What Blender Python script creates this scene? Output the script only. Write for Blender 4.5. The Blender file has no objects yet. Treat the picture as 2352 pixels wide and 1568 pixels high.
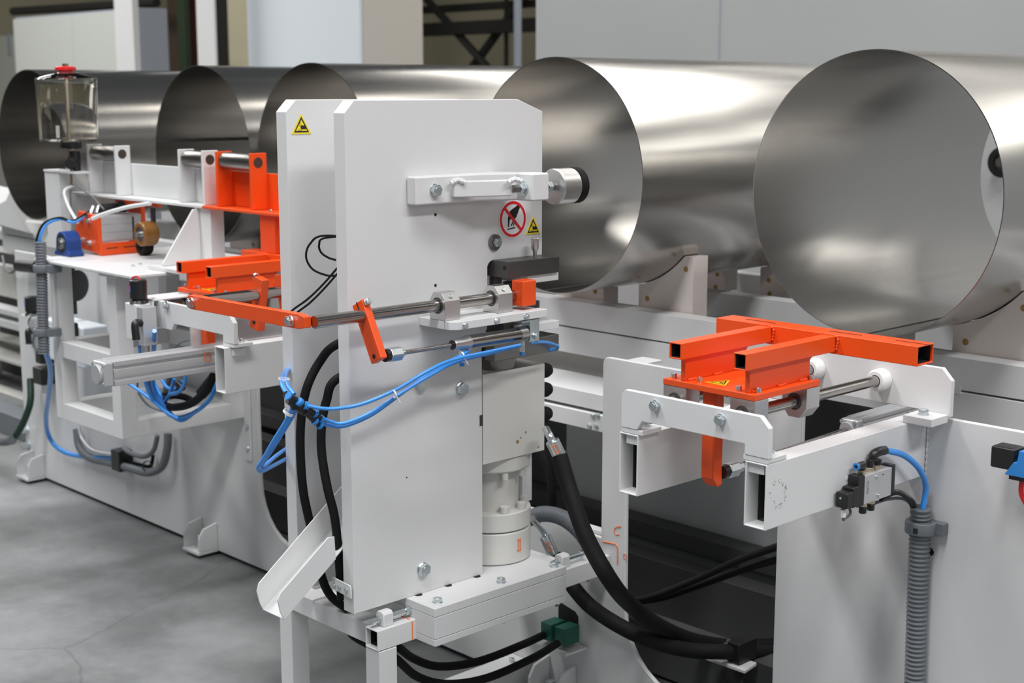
import bpy, bmesh, math, random
from mathutils import Vector, Matrix
random.seed(7)
sc = bpy.context.scene
col = sc.collection
# ---------------------------------------------------------------- camera
CAM_H = 1.50; FPX = 3267.0
HEAD = math.radians(46.27); PITCH = math.atan(575/3267)
cam_d = bpy.data.cameras.new('camera'); cam = bpy.data.objects.new('camera', cam_d); col.objects.link(cam)
cam_d.sensor_width = 36; cam_d.lens = 36*FPX/2352; cam_d.clip_end = 100
cam.location = (0, 0, CAM_H); cam.rotation_euler = (math.pi/2-PITCH, 0, HEAD)
cam_d.dof.use_dof = True; cam_d.dof.focus_distance = 2.75; cam_d.dof.aperture_fstop = 5.6
sc.camera = cam
# ---------------------------------------------------------------- exposure and light
sc.view_settings.view_transform = 'Standard'; sc.view_settings.look = 'None'
sc.view_settings.gamma = 1; sc.view_settings.use_curve_mapping = False
sc.view_settings.exposure = 0.0
w = bpy.data.worlds.new('hall_light'); sc.world = w; w.use_nodes = True
bg = w.node_tree.nodes['Background']; bg.inputs[0].default_value = (.86,.93,1.0,1); bg.inputs[1].default_value = .07
def area(name, loc, rot, sx, sy, power, colr):
    l = bpy.data.lights.new(name, 'AREA'); l.shape = 'RECTANGLE'; l.size = sx; l.size_y = sy
    l.energy = power; l.color = colr
    o = bpy.data.objects.new(name, l); col.objects.link(o); o.location = loc; o.rotation_euler = rot
    return o
R = math.radians
for i, (x, y, p) in enumerate(((-9,.5,165),(-4.5,-.3,310),(-.5,-.6,310),(3.2,2.2,330))):
    area('hall_or_fill_lamp', (x, y, 6.2), (0,0,0), .9, 4.5, p, (.985,.99,1))
area('hall_or_fill_lamp', (-13.0, 2.5, 6.2), (0,0,0), 2.0, 4.5, 520, (1,.99,.97))  # unseen lamp added to brighten the background cabinets
area('hall_or_fill_lamp', (-2.3, 6.4, 6.2), (0,0,0), 1.0, .6, 13, (1,.95,.87))  # small unseen lamp added to put a highlight on the fourth cylinder
area('hall_or_fill_lamp', (-2.6, 8.6, 6.2), (0,0,0), 11.0, 1.2, 250, (1,.965,.91))
area('hall_or_fill_lamp', (-2.6, 12.2, 6.2), (0,0,0), 11.0, .6, 85, (1,.965,.90))
area('roof_window', (3.0, 15.0, 6.3), (R(82),0,R(180)), 10.0, 2.0, 200, (1,.97,.90))
area('side_fill_light', (5.5,-1.0,3.6), (R(80),0,R(78)), 5.0, 2.2, 62, (.96,.97,1))  # unseen fill light added from the right side
area('front_fill_light', (-2.5,-5.5,4.6), (R(58),0,0), 9.0, 1.4, 30, (.88,.94,1))  # unseen fill light added for the front-facing surfaces
# ---------------------------------------------------------------- survey helper: the point of a real plane seen at a photo pixel
_f = Vector((-math.sin(HEAD)*math.cos(PITCH), math.cos(HEAD)*math.cos(PITCH), -math.sin(PITCH)))
_r = Vector((math.cos(HEAD), math.sin(HEAD), 0)); _u = _r.cross(_f)
def U(px, py, x=None, y=None, z=None):
    d = _f + _r*((px-1176)/FPX) - _u*((py-784)/FPX)
    if x is not None: t = x/d.x
    elif y is not None: t = y/d.y
    else: t = (z-CAM_H)/d.z
    return Vector((0,0,CAM_H)) + d*t
# ---------------------------------------------------------------- materials
def mat(name, colr, rough=.5, metal=0, noise=0.0, nscale=8, bump=0, bscale=60, aniso=0, trans=0, coat=0, spec=None, dirt=None):
    m = bpy.data.materials.new(name); m.use_nodes = True
    nt = m.node_tree; b = nt.nodes['Principled BSDF']
    b.inputs['Base Color'].default_value = (*colr,1); b.inputs['Roughness'].default_value = rough
    b.inputs['Metallic'].default_value = metal
    if aniso: b.inputs['Anisotropic'].default_value = aniso
    if trans: b.inputs['Transmission Weight'].default_value = trans
    if coat: b.inputs['Coat Weight'].default_value = coat; b.inputs['Coat Roughness'].default_value = .15
    if spec is not None: b.inputs['Specular IOR Level'].default_value = spec
    tc = nt.nodes.new('ShaderNodeTexCoord')
    if noise:
        n = nt.nodes.new('ShaderNodeTexNoise'); n.inputs['Scale'].default_value = nscale; n.inputs['Detail'].default_value = 5
        nt.links.new(tc.outputs['Object'], n.inputs['Vector'])
        r = nt.nodes.new('ShaderNodeMapRange'); r.inputs['To Min'].default_value = 1-noise; r.inputs['To Max'].default_value = 1+noise
        nt.links.new(n.outputs['Fac'], r.inputs['Value'])
        mx = nt.nodes.new('ShaderNodeVectorMath'); mx.operation = 'SCALE'; mx.inputs[0].default_value = colr
        nt.links.new(r.outputs['Result'], mx.inputs['Scale'])
        nt.links.new(mx.outputs[0], b.inputs['Base Color'])
    if bump:
        n2 = nt.nodes.new('ShaderNodeTexNoise'); n2.inputs['Scale'].default_value = bscale; n2.inputs['Detail'].default_value = 3
        nt.links.new(tc.outputs['Object'], n2.inputs['Vector'])
        bp = nt.nodes.new('ShaderNodeBump'); bp.inputs['Strength'].default_value = bump; bp.inputs['Distance'].default_value = .002
        nt.links.new(n2.outputs['Fac'], bp.inputs['Height']); nt.links.new(bp.outputs[0], b.inputs['Normal'])
    return m
M = {}
M['white'] = mat('white_paint', (.69,.688,.685), .42, noise=.025, nscale=5, bump=.06, bscale=220)
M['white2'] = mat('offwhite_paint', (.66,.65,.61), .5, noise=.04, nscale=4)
M['orange'] = mat('orange_paint', (.80,.080,.008), .38, noise=.05, nscale=9, bump=.08, bscale=180)
M['steel'] = mat('shaft_steel', (.42,.40,.38), .2, 1)
M['alu'] = mat('machined_aluminium', (.66,.65,.64), .34, 1, noise=.05, nscale=30)
M['alu_dull'] = mat('anodised_aluminium', (.60,.60,.61), .45, .6, noise=.03)
M['zinc'] = mat('zinc_plated_bolt', (.66,.72,.74), .28, 1, noise=.1, nscale=60)
M['dark_steel'] = mat('burnished_tool_steel', (.085,.083,.08), .38, .5, noise=.15, nscale=30)
M['mill_steel'] = mat('roller_steel', (.26,.25,.235), .33, 1, noise=.12, nscale=40)
M['black'] = mat('black_plastic', (.012,.012,.013), .35)
M['rubber'] = mat('black_rubber_hose', (.006,.006,.006), .7, bump=.1, bscale=300, spec=.25)
M['blue'] = mat('blue_air_hose', (.045,.29,.80), .32, coat=.3)
M['blue_p'] = mat('blue_plastic', (.03,.22,.60), .35)
M['navy'] = mat('navy_cast_paint', (.012,.05,.22), .38)
M['conduit'] = mat('grey_corrugated_plastic', (.15,.165,.18), .5)
M['cable'] = mat('grey_cable', (.12,.13,.14), .5)
M['pale_tube'] = mat('translucent_tube', (.68,.70,.70), .3)
M['green'] = mat('green_plastic', (.012,.11,.075), .45)
M['green_hose'] = mat('dark_green_hose', (.008,.035,.018), .5)
M['hole'] = mat('dark_hollow', (.01,.01,.01), .8)
M['nylon'] = mat('cast_nylon', (.72,.645,.60), .55, noise=.06, nscale=7)
M['nylon_w'] = mat('white_nylon', (.78,.78,.76), .45)
M['rust'] = mat('brown_stain', (.35,.22,.07), .7, noise=.3, nscale=60)
M['brass'] = mat('nickel_brass', (.62,.53,.40), .3, 1)
M['yellow'] = mat('sign_yellow', (.86,.66,.02), .4)
M['sign_white'] = mat('sign_white', (.82,.82,.82), .4)
M['red'] = mat('red_plastic', (.72,.015,.02), .4)
M['brown'] = mat('polyurethane_tyre', (.20,.085,.015), .35)
M['marker'] = mat('orange_marker', (.82,.20,.05), .6)
M['grey_panel'] = mat('grey_enclosure', (.40,.405,.40), .5, noise=.12, nscale=.9)
M['grey_in'] = mat('grey_inner_plate', (.46,.465,.47), .55, noise=.05, nscale=2)
M['dark_in'] = mat('dark_steel_and_shade', (.05,.052,.05), .5, noise=.3, nscale=3)  # dark frame steel; also carries painted shade of bay backs and tube liners
M['cab_blue'] = mat('cabinet_light_grey', (.72,.77,.81), .45)
M['cab_warm'] = mat('cabinet_side_grey', (.62,.58,.53), .45)
M['cab_green'] = mat('cabinet_pale_grey', (.58,.60,.56), .45)
M['cab_side'] = mat('cabinet_blue_grey', (.34,.37,.43), .45)
M['cream'] = mat('cream_wall_paint', (.47,.43,.30), .7, noise=.12, nscale=.8)
M['brown_col'] = mat('brown_column_paint', (.055,.035,.025), .5)
M['green_col'] = mat('green_pipe_paint', (.025,.045,.022), .5)
M['red_col'] = mat('dark_red_paint', (.09,.012,.012), .5)
M['truss'] = mat('dark_truss_steel', (.018,.017,.015), .6)
M['oil_white'] = mat('cylinder_enamel', (.70,.69,.65), .38)
def glass(name):
    m = mat(name, (1,.985,.95), .03, trans=1); m.node_tree.nodes['Principled BSDF'].inputs['IOR'].default_value = 1.32; return m
M['glass'] = glass('clear_reservoir_plastic')
# rolled sheet: metal with faint lengthwise grain
def sheet_mat():
    m = mat('rolled_sheet_steel', (.52,.505,.485), .2, 1)
    nt = m.node_tree; b = nt.nodes['Principled BSDF']
    tc = nt.nodes.new('ShaderNodeTexCoord'); mp = nt.nodes.new('ShaderNodeMapping'); mp.inputs['Scale'].default_value = (9,.25,9)
    n = nt.nodes.new('ShaderNodeTexNoise'); n.inputs['Scale'].default_value = 5; n.inputs['Detail'].default_value = 0
    r = nt.nodes.new('ShaderNodeMapRange'); r.inputs['To Min'].default_value = .20; r.inputs['To Max'].default_value = .255
    nt.links.new(tc.outputs['Object'], mp.inputs['Vector']); nt.links.new(mp.outputs[0], n.inputs['Vector'])
    nt.links.new(n.outputs['Fac'], r.inputs['Value']); nt.links.new(r.outputs[0], b.inputs['Roughness'])
    n3 = nt.nodes.new('ShaderNodeTexNoise'); n3.inputs['Scale'].default_value = 1.6; n3.inputs['Detail'].default_value = 1
    nt.links.new(tc.outputs['Object'], n3.inputs['Vector'])
    bp = nt.nodes.new('ShaderNodeBump'); bp.inputs['Strength'].default_value = .35; bp.inputs['Distance'].default_value = .02
    nt.links.new(n3.outputs['Fac'], bp.inputs['Height']); nt.links.new(bp.outputs[0], b.inputs['Normal'])
    return m
M['sheet'] = sheet_mat()
def concrete():
    m = bpy.data.materials.new('stained_concrete'); m.use_nodes = True
    nt = m.node_tree; b = nt.nodes['Principled BSDF']; b.inputs['Roughness'].default_value = .62
    tc = nt.nodes.new('ShaderNodeTexCoord')
    def noise(s, d, rough=.6):
        n = nt.nodes.new('ShaderNodeTexNoise'); n.inputs['Scale'].default_value = s; n.inputs['Detail'].default_value = d
        n.inputs['Roughness'].default_value = rough
        nt.links.new(tc.outputs['Object'], n.inputs['Vector']); return n
    n1 = noise(1.3, 8, .65); r1 = nt.nodes.new('ShaderNodeValToRGB')
    r1.color_ramp.elements[0].position = .35; r1.color_ramp.elements[0].color = (.115,.12,.12,1)
    r1.color_ramp.elements[1].position = .62; r1.color_ramp.elements[1].color = (.255,.262,.262,1)
    nt.links.new(n1.outputs['Fac'], r1.inputs[0])
    n2 = noise(14, 10, .7); r2 = nt.nodes.new('ShaderNodeMapRange'); r2.inputs['To Min'].default_value = .82; r2.inputs['To Max'].default_value = 1.2
    nt.links.new(n2.outputs['Fac'], r2.inputs[0])
    mx = nt.nodes.new('ShaderNodeVectorMath'); mx.operation = 'SCALE'
    nt.links.new(r1.outputs[0], mx.inputs[0]); nt.links.new(r2.outputs[0], mx.inputs['Scale'])
    # cracks
    v = nt.nodes.new('ShaderNodeTexVoronoi'); v.feature = 'DISTANCE_TO_EDGE'; v.inputs['Scale'].default_value = .55
    nd = nt.nodes.new('ShaderNodeTexNoise'); nd.inputs['Scale'].default_value = 3; nd.inputs['Detail'].default_value = 6
    nt.links.new(tc.outputs['Object'], nd.inputs['Vector'])
    ad = nt.nodes.new('ShaderNodeMixRGB'); ad.inputs[0].default_value = .12
    nt.links.new(tc.outputs['Object'], ad.inputs[1]); nt.links.new(nd.outputs['Color'], ad.inputs[2]); nt.links.new(ad.outputs[0], v.inputs['Vector'])
    cr = nt.nodes.new('ShaderNodeMapRange'); cr.inputs['From Max'].default_value = .0025; cr.inputs['To Min'].default_value = .72; cr.inputs['To Max'].default_value = 1
    nt.links.new(v.outputs['Distance'], cr.inputs[0])
    mx2 = nt.nodes.new('ShaderNodeVectorMath'); mx2.operation = 'SCALE'
    nt.links.new(mx.outputs[0], mx2.inputs[0]); nt.links.new(cr.outputs[0], mx2.inputs['Scale'])
    n4 = noise(.8, 3, .5); r4 = nt.nodes.new('ShaderNodeMapRange'); r4.inputs['From Min'].default_value = .46; r4.inputs['From Max'].default_value = .56
    r4.inputs['To Min'].default_value = .66; r4.inputs['To Max'].default_value = 1.12
    nt.links.new(n4.outputs['Fac'], r4.inputs[0])
    mx3 = nt.nodes.new('ShaderNodeVectorMath'); mx3.operation = 'SCALE'
    nt.links.new(mx2.outputs[0], mx3.inputs[0]); nt.links.new(r4.outputs[0], mx3.inputs['Scale'])
    nt.links.new(mx3.outputs[0], b.inputs['Base Color'])
    bp = nt.nodes.new('ShaderNodeBump'); bp.inputs['Strength'].default_value = .2; bp.inputs['Distance'].default_value = .004
    nt.links.new(n2.outputs['Fac'], bp.inputs['Height']); nt.links.new(bp.outputs[0], b.inputs['Normal'])
    return m
M['floor'] = concrete()
# ---------------------------------------------------------------- shape helpers
V = Vector
class S:
    def __init__(s): s.b = bmesh.new()
    def add(s, verts, faces):
        vs = [s.b.verts.new(v) for v in verts]
        for f in faces:
            try: s.b.faces.new([vs[i] for i in f])
            except ValueError: pass
        return s
    def box(s, x0,x1,y0,y1,z0,z1):
        v = [(x,y,z) for x in (x0,x1) for y in (y0,y1) for z in (z0,z1)]
        return s.add(v, [(0,1,3,2),(4,6,7,5),(0,4,5,1),(2,3,7,6),(0,2,6,4),(1,5,7,3)])
    def obox(s, c, ax, ay, az):     # oriented box: centre and three half-extent vectors
        c, ax, ay, az = V(c), V(ax), V(ay), V(az)
        v = [c+ax*i+ay*j+az*k for i in (-1,1) for j in (-1,1) for k in (-1,1)]
        return s.add(v, [(0,1,3,2),(4,6,7,5),(0,4,5,1),(2,3,7,6),(0,2,6,4),(1,5,7,3)])
    def prism(s, axis, pts, t0, t1):
        def mk(p, t): return {'x':(t,p[0],p[1]), 'y':(p[0],t,p[1]), 'z':(p[0],p[1],t)}[axis]
        n = len(pts); v = [mk(p,t0) for p in pts]+[mk(p,t1) for p in pts]
        return s.add(v, [tuple(range(n)), tuple(range(2*n-1,n-1,-1))]+[(i,(i+1)%n,n+(i+1)%n,n+i) for i in range(n)])
    def _frame(s, d):
        d = V(d).normalized(); a = V((0,0,1)) if abs(d.z) < .9 else V((1,0,0))
        u = d.cross(a).normalized(); return d, u, d.cross(u).normalized()
    def lathe(s, p0, d, prof, n=28, ph=0, close=True):
        d, u, w_ = s._frame(d); p0 = V(p0); rings = []; v = []; f = []
        for (t, r) in prof:
            rings.append([len(v)+i for i in range(n)])
            for i in range(n):
                a = 2*math.pi*i/n+ph; v.append(p0+d*t+u*(r*math.cos(a))+w_*(r*math.sin(a)))
        for k in range(len(prof)-1):
            A, B = rings[k], rings[k+1]
            f += [(A[i],A[(i+1)%n],B[(i+1)%n],B[i]) for i in range(n)]
        if close: f += [tuple(reversed(rings[0])), tuple(rings[-1])]
        else: f += [(rings[-1][i],rings[-1][(i+1)%n],rings[0][(i+1)%n],rings[0][i]) for i in range(n)]
        return s.add(v, f)
    def cyl(s, p0, p1, r, r2=None, n=28, ph=0):
        p0, p1 = V(p0), V(p1); L = (p1-p0).length
        return s.lathe(p0, p1-p0, [(0,r),(L,r if r2 is None else r2)], n, ph)
    def hexa(s, p0, p1, af, ph=0): return s.cyl(p0, p1, af/math.sqrt(3), n=6, ph=ph)
    def ring(s, p0, d, ri, ro, t, n=32): return s.lathe(p0, d, [(0,ri),(0,ro),(t,ro),(t,ri)], n, close=False)
    def rect_tube(s, axis, a0,a1,b0,b1, t0,t1, wl=.003):   # hollow box section along axis; a,b = the other two axes in order
        o = [(a0,b0),(a1,b0),(a1,b1),(a0,b1)]; i_ = [(a0+wl,b0+wl),(a1-wl,b0+wl),(a1-wl,b1-wl),(a0+wl,b1-wl)]
        def mk(p, t): return {'x':(t,p[0],p[1]), 'y':(p[0],t,p[1]), 'z':(p[0],p[1],t)}[axis]
        v = [mk(p,t) for t in (t0,t1) for p in o+i_]
        f = []
        for k in range(4):
            j = (k+1)%4
            f += [(k,j,8+j,8+k), (4+k,12+k,12+j,4+j), (k,4+k,4+j,j), (8+k,8+j,12+j,12+k)]
        return s.add(v, f)
    def tube(s, pts, r, n=12, res=8, rib=None, straight=False):
        P = [V(p) for p in pts]
        if not straight and len(P) > 2:
            Q = []
            E = [P[0]*2-P[1]]+P+[P[-1]*2-P[-2]]
            for k in range(1, len(E)-2):
                a,b,c,d = E[k-1],E[k],E[k+1],E[k+2]
                for i in range(res):
                    t = i/res; t2=t*t; t3=t2*t
                    Q.append(.5*((2*b)+(-a+c)*t+(2*a-5*b+4*c-d)*t2+(-a+3*b-3*c+d)*t3))
            Q.append(P[-1]); P = Q
        if rib:   # resample evenly for a corrugated wall: rib = (pitch, depth)
            L = [0]
            for i in range(1,len(P)): L.append(L[-1]+(P[i]-P[i-1]).length)
            N = max(2,int(L[-1]/rib[0])*4); Q = []; j = 0
            for k in range(N+1):
                t = L[-1]*k/N
                while j < len(P)-2 and L[j+1] < t: j += 1
                q = (t-L[j])/max(1e-9,L[j+1]-L[j]); Q.append(P[j].lerp(P[j+1], q))
            P = Q
        d0 = (P[1]-P[0]).normalized(); _, u, w_ = s._frame(d0); v = []; f = []; m = len(P)
        for k in range(m):
            d = (P[min(k+1,m-1)]-P[max(k-1,0)]).normalized()
            u = (u-d*u.dot(d)).normalized(); w_ = d.cross(u)
            rr = r if not rib else r-(rib[1] if k%4 in (2,3) else 0)
            for i in range(n):
                a = 2*math.pi*i/n; v.append(P[k]+u*(rr*math.cos(a))+w_*(rr*math.sin(a)))
        for k in range(m-1):
            f += [(k*n+i,k*n+(i+1)%n,(k+1)*n+(i+1)%n,(k+1)*n+i) for i in range(n)]
        f += [tuple(range(n-1,-1,-1)), tuple(range((m-1)*n,m*n))]
        return s.add(v, f)
def origin(o):
    p = V((0,0,0))
    while o: p += o.location; o = o.parent
    return p
def ob(name, s, m, parent=None, bev=0, sharp=32, label=None, seg=2):
    bmesh.ops.recalc_face_normals(s.b, faces=s.b.faces)
    if parent is None:
        xs = [v.co for v in s.b.verts]
        o0 = V(((min(v.x for v in xs)+max(v.x for v in xs))/2, (min(v.y for v in xs)+max(v.y for v in xs))/2, min(v.z for v in xs)))
    else: o0 = origin(parent)
    for v in s.b.verts: v.co -= o0
    for f in s.b.faces: f.smooth = True
    me = bpy.data.meshes.new(name); s.b.to_mesh(me); s.b.free()
    me.set_sharp_from_angle(angle=R(sharp)); me.materials.append(M[m] if isinstance(m,str) else m)
    o = bpy.data.objects.new(name, me); col.objects.link(o)
    if parent is None: o.location = o0
    else: o.parent = parent
    if bev:
        b = o.modifiers.new('edge', 'BEVEL'); b.width = bev; b.segments = seg; b.limit_method = 'ANGLE'; b.angle_limit = R(40); b.harden_normals = True
    if label: o['label'] = label
    return o
def tag(o, label, cat, group=None, kind=None):
    if label: o['label'] = label
    if cat: o['category'] = cat
    if group: o['group'] = group
    if kind: o['kind'] = kind
    return o
def thing(name, label, cat, loc, group=None):
    o = bpy.data.objects.new(name, None); col.objects.link(o); o.location = loc; o.empty_display_size = .05
    return tag(o, label, cat, group)
def struct(name, s, m, bev=0):
    o = ob(name, s, m, None, bev); o['kind'] = 'structure'; return o
def dup(root, d, label=None, group=None):
    r = root.copy(); col.objects.link(r); r.location = root.location+V(d)
    if label: r['label'] = label
    if group: r['group'] = group
    for ch in list(root.children):
        c = ch.copy(); col.objects.link(c); c.parent = r
        for g in list(ch.children):
            e = g.copy(); col.objects.link(e); e.parent = c
    return r
def bolt(parent, p, d, af=.017, h=.008, washer=True, name='bolt', m='zinc'):
    p, d = V(p), V(d).normalized(); s = S()
    if washer: s.cyl(p, p+d*.002, af*.62, n=24)
    s.hexa(p+d*.001, p+d*h, af, ph=random.random())
    s.cyl(p+d*(h-.0005), p+d*(h+.0006), af*.36, n=20)
    return ob(name, s, m, parent, bev=.0006)
def socket(parent, p, d, r=.007, h=.009, name='cap_screw'):
    p, d = V(p), V(d).normalized(); s = S()
    s.lathe(p, d, [(0,r),(h,r),(h,r*.55),(h*.5,r*.5)], 20)
    return ob(name, s, 'zinc', parent, bev=.0005)
def stroke(name, pts, m, parent, r=.0013):   # a pen mark lying on a surface
    s = S()
    for p in pts: s.tube(p, r, n=6, straight=True)
    return ob(name, s, m, parent)
# ================================================================ the hall
struct('floor', S().box(-22,8,-8,16,-.05,0), 'floor')
struct('wall_back', S().box(-24,8,15.5,15.7,0,7), 'cream')
struct('wall_left', S().box(-22.2,-22,-8,15.5,0,7), 'cream')
# dark truss standing before the back wall
t = thing('roof_truss', 'dark steel truss with crossed braces before the cream back wall', 'truss', (-13,12,0))
ob('cross_brace', S().tube([U(978,-4,y=12),U(1125,160,y=12)], .05, 8, straight=True), 'truss', t)
ob('cross_brace', S().tube([U(1205,-10,y=12.1),U(1070,175,y=12.1)], .055, 8, straight=True), 'truss', t)
ob('chord', S().box(-16.5,-11,11.9,12.1,U(1100,78,y=12).z,U(1100,48,y=12).z), 'truss', t)
ob('chord', S().box(-16.5,-11,12.2,12.4,U(1100,22,y=12.2).z,U(1100,6,y=12.2).z), 'truss', t)
ob('hanger', S().box(U(1160,0,y=12.1).x-.02,U(1160,0,y=12.1).x+.02,12.1,12.14,0,4), 'truss', t)
ob('post', S().box(-16.6,-16.45,11.9,12.1,0,4.2), 'truss', t); ob('post', S().box(-11.1,-10.95,11.9,12.1,0,4.2), 'truss', t)
q = U(1189,60,y=9); tag(ob('pipe', S().cyl((q.x,9,0),(q.x,9,4.5),.035), 'cab_side'), 'thin blue grey upright pipe right of the crossed dark braces', 'pipe')
# cabinets behind the cylinders
def cabinet(label, x0, x1, y0, y1, z1, mf, ms, seams=()):
    t = thing('control_cabinet', label, 'cabinet', ((x0+x1)/2,(y0+y1)/2,0))
    ob('body', S().box(x0,x1,y0+.03,y1,0.05,z1), ms, t, bev=.006)
    ob('plinth', S().box(x0+.03,x1-.03,y0+.06,y1-.03,0,.06), 'dark_in', t)
    xs = [x0]+list(seams)+[x1]
    for a, b in zip(xs, xs[1:]):
        d = ob('door', S().box(a+.004,b-.004,y0,y0+.028,.1,z1-.02), mf, t, bev=.006)
        ob('lock', S().cyl((b-.06,y0+.001,1.0),(b-.06,y0-.012,1.0),.018), 'zinc', d)
    return t
cx = U(828,100,y=6.5).x; cl = U(568,100,y=6.5).x
cabinet('tall pale blue and warm grey cabinet behind the middle cylinder', cl, cx, 6.5, U(972,100,x=cx).y, 3.3, 'cab_blue', 'cab_warm')
x1 = U(305,28,y=7).x; x0 = U(28,28,y=7).x; zt = U(150,30,y=7).z
cabinet('long pale green grey cabinet with blue grey side, far left behind the cylinders', x0, x1, 7.0, U(384,28,x=x1).y, zt, 'cab_green', 'cab_side', seams=(U(165,60,y=7).x,))
t = thing('lower_cabinet', 'lower pale cabinet at the left edge behind the long green grey cabinet', 'cabinet', (-17,9,0))
a = U(-120,80,y=9).x; b = U(34,80,y=9).x
ob('body', S().box(a,b,9,9.8,0,U(10,82,y=9).z), 'cab_green', t, bev=.01); ob('hinge', S().box(b-.2,b-.14,8.98,9.0,2.0,2.3), 'cab_side', t)
tag(ob('pipe_rail', S().cyl(U(30,26,y=8.2),U(360,6,y=8.2),.05), 'truss'), 'dark horizontal pipe above the long green grey cabinet', 'pipe')
def post(name, px0, px1, y, m, label, d=.15, z1=4.5):
    a = U(px0,70,y=y).x; b = U(px1,70,y=y).x
    return tag(ob(name, S().box(a,b,y,y+d,0,z1), m, bev=.004), label, 'post')
post('white_post', 264, 306, 6.2, 'white', 'white upright post before the long green grey cabinet', d=.06)
post('brown_column', 386, 436, 8.5, 'brown_col', 'dark brown steel column between two white posts', d=.3)
post('green_pipe', 408, 424, 8.3, 'green_col', 'dark green upright pipe before the brown column', d=.06)
post('red_upright', 436, 462, 8.45, 'red_col', 'dark red upright beside the brown column', d=.1)
post('white_post', 452, 493, 6.2, 'white', 'white upright post between brown column and tall blue cabinet', d=.02)
post('black_column', 490, 530, 8.6, 'truss', 'black steel column left of the tall blue cabinet', d=.3)
post('cream_panel', 524, 580, 8.2, 'cream', 'narrow cream upright panel tight against the tall blue cabinet', d=.1)
# the big grey enclosure behind the cylinders, and the black wheel seen through the front cylinder
x0 = U(1230,100,y=5.0).x
t = thing('grey_enclosure', 'large plain light grey machine enclosure behind the right cylinders', 'enclosure', (-2,5.3,0))
ob('side_panel', S().box(x0,3.5,5.0,5.04,.35,2.15), 'grey_panel', t, bev=.004)
ob('side_wall', S().box(x0,x0+.03,5.041,6.3,.35,2.15), 'grey_panel', t)
ob('base_frame', S().box(x0+.05,3.4,5.05,6.2,0,.35), 'dark_in', t)
ob('seam', S().box(x0+1.13,x0+1.136,4.996,5.0,.4,2.14), 'cab_side', t); ob('seam', S().box(x0+2.9,x0+2.906,4.996,5.0,.4,2.14), 'cab_side', t)
q = U(2308,372,y=4.93)
t = thing('guide_wheel', 'black rubber guide wheel on the grey enclosure, seen through the nearest cylinder', 'wheel', (q.x,4.93,q.z-.1))
ob('tyre', S().lathe((q.x,4.90,q.z),(0,1,0),[(0,.03),(0,.050),(.006,.056),(.04,.056),(.046,.050),(.046,.03)],36,close=False), 'rubber', t)
ob('hub', S().cyl((q.x,4.91,q.z),(q.x,4.94,q.z),.03), 'dark_steel', t); ob('axle', S().cyl((q.x,4.89,q.z),(q.x,4.998,q.z),.016), 'mill_steel', t)
# ================================================================ conveyor rails
def c_rail(y0, label, za=.784, zb=.931, x0=-6.3, x1=.6, name='conveyor_rail', sl=.035):
    t = thing(name, label, 'rail', ((x0+x1)/2,y0+.03,za))
    ob('upper_beam', S().rect_tube('x', y0,y0+.055, za+.075,zb, x0,x1,.004), 'white', t, bev=.006)
    ob('lower_beam', S().rect_tube('x', y0,y0+.055, za,za+.071, x0,x1,.004), 'white', t, bev=.005)
    k = x0+.4
    while k < x1:
        ob('spacer', S().box(k,k+.045,y0-.0015,y0+.05,za+.066,za+.082), 'white', t); k += .62
    return t
c_rail(2.80, 'white slotted front conveyor rail right below the cylinder ends')
c_rail(3.22, 'white slotted second conveyor rail behind the front row of blocks')
c_rail(3.62, 'white third conveyor rail far below the rear ends of the cylinders', name='conveyor_rail')
for (y0, lab) in ((2.905,'grey slide bar behind the front conveyor rail'),(3.335,'grey slide bar behind the second conveyor rail')):
    tag(ob('slide_bar', S().box(-6.3,.6,y0,y0+.045,.86,.905), 'alu_dull', bev=.004), lab, 'bar')
zz = [U(1382,k,y=2.62).z for k in (907,945,952,991)]
tag(ob('lower_shelf_beam', S().rect_tube('x', 2.62,2.79, zz[1],zz[0], -3.3,-2.14,.004), 'white', bev=.006), 'white box beam between the narrow leg and the valve block', 'beam')
t = thing('cable_tray', 'white folded tray with small bolts left of the narrow machine leg', 'tray', (-2.6,2.6,.5))
ob('tray_plate', S().box(-3.3,-2.14,2.612,2.618,zz[3],zz[2]).box(-3.3,-2.14,2.6185,2.70,zz[2]-.006,zz[2]), 'white', t, bev=.002)
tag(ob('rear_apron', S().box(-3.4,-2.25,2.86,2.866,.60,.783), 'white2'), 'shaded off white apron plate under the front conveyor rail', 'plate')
for (px,py) in ((1355,985),(1370,985),(1363,962),(1374,961)): bolt(t, U(px,py-8,y=2.612), (0,-1,0), .011, .006, name='bolt')
# shaped nylon blocks that carry the cylinders
CYL = [(-1.637,'nearest'),(-2.562,'second'),(-3.605,'third'),(-4.245,'fourth'),(-5.525,'fifth')]
CR = .300; CZ = 1.285
def cradle(xc, y0, side, label, group, zb=.905, xo=.249):
    t = thing('cradle_block', label, 'block', (xc+side*.15,y0+.03,zb), group)
    pts = [(xc+side*.064,zb),(xc+side*xo,zb),(xc+side*xo,1.078),(xc+side*.2205,1.078)]
    a0 = math.acos(.2199/(CR+.002)); a1 = math.acos(.064/(CR+.002))
    for k in range(0,13):
        a = a0+(a1-a0)*k/12; pts.append((xc+side*(CR+.002)*math.cos(a), CZ-(CR+.002)*math.sin(a)))
    ob('nylon_body', S().prism('y', pts, y0, y0+.06), 'nylon', t, bev=.003)
    for (dx, z) in ((.095,.955),(.225,1.045),(.1,.915),(.20,.918)):
        s = S().lathe((xc+side*dx,y0+.0005,z),(0,-1,0),[(0,.008),(.001,.0075)],16)
        ob('dowel_hole', s, 'rust', t)
    return t
wh = {'nearest':'the nearest cylinder','second':'the second nearest cylinder','third':'the third cylinder from the right','fourth':'the fourth cylinder from the right','fifth':'the leftmost cylinder'}
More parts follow.
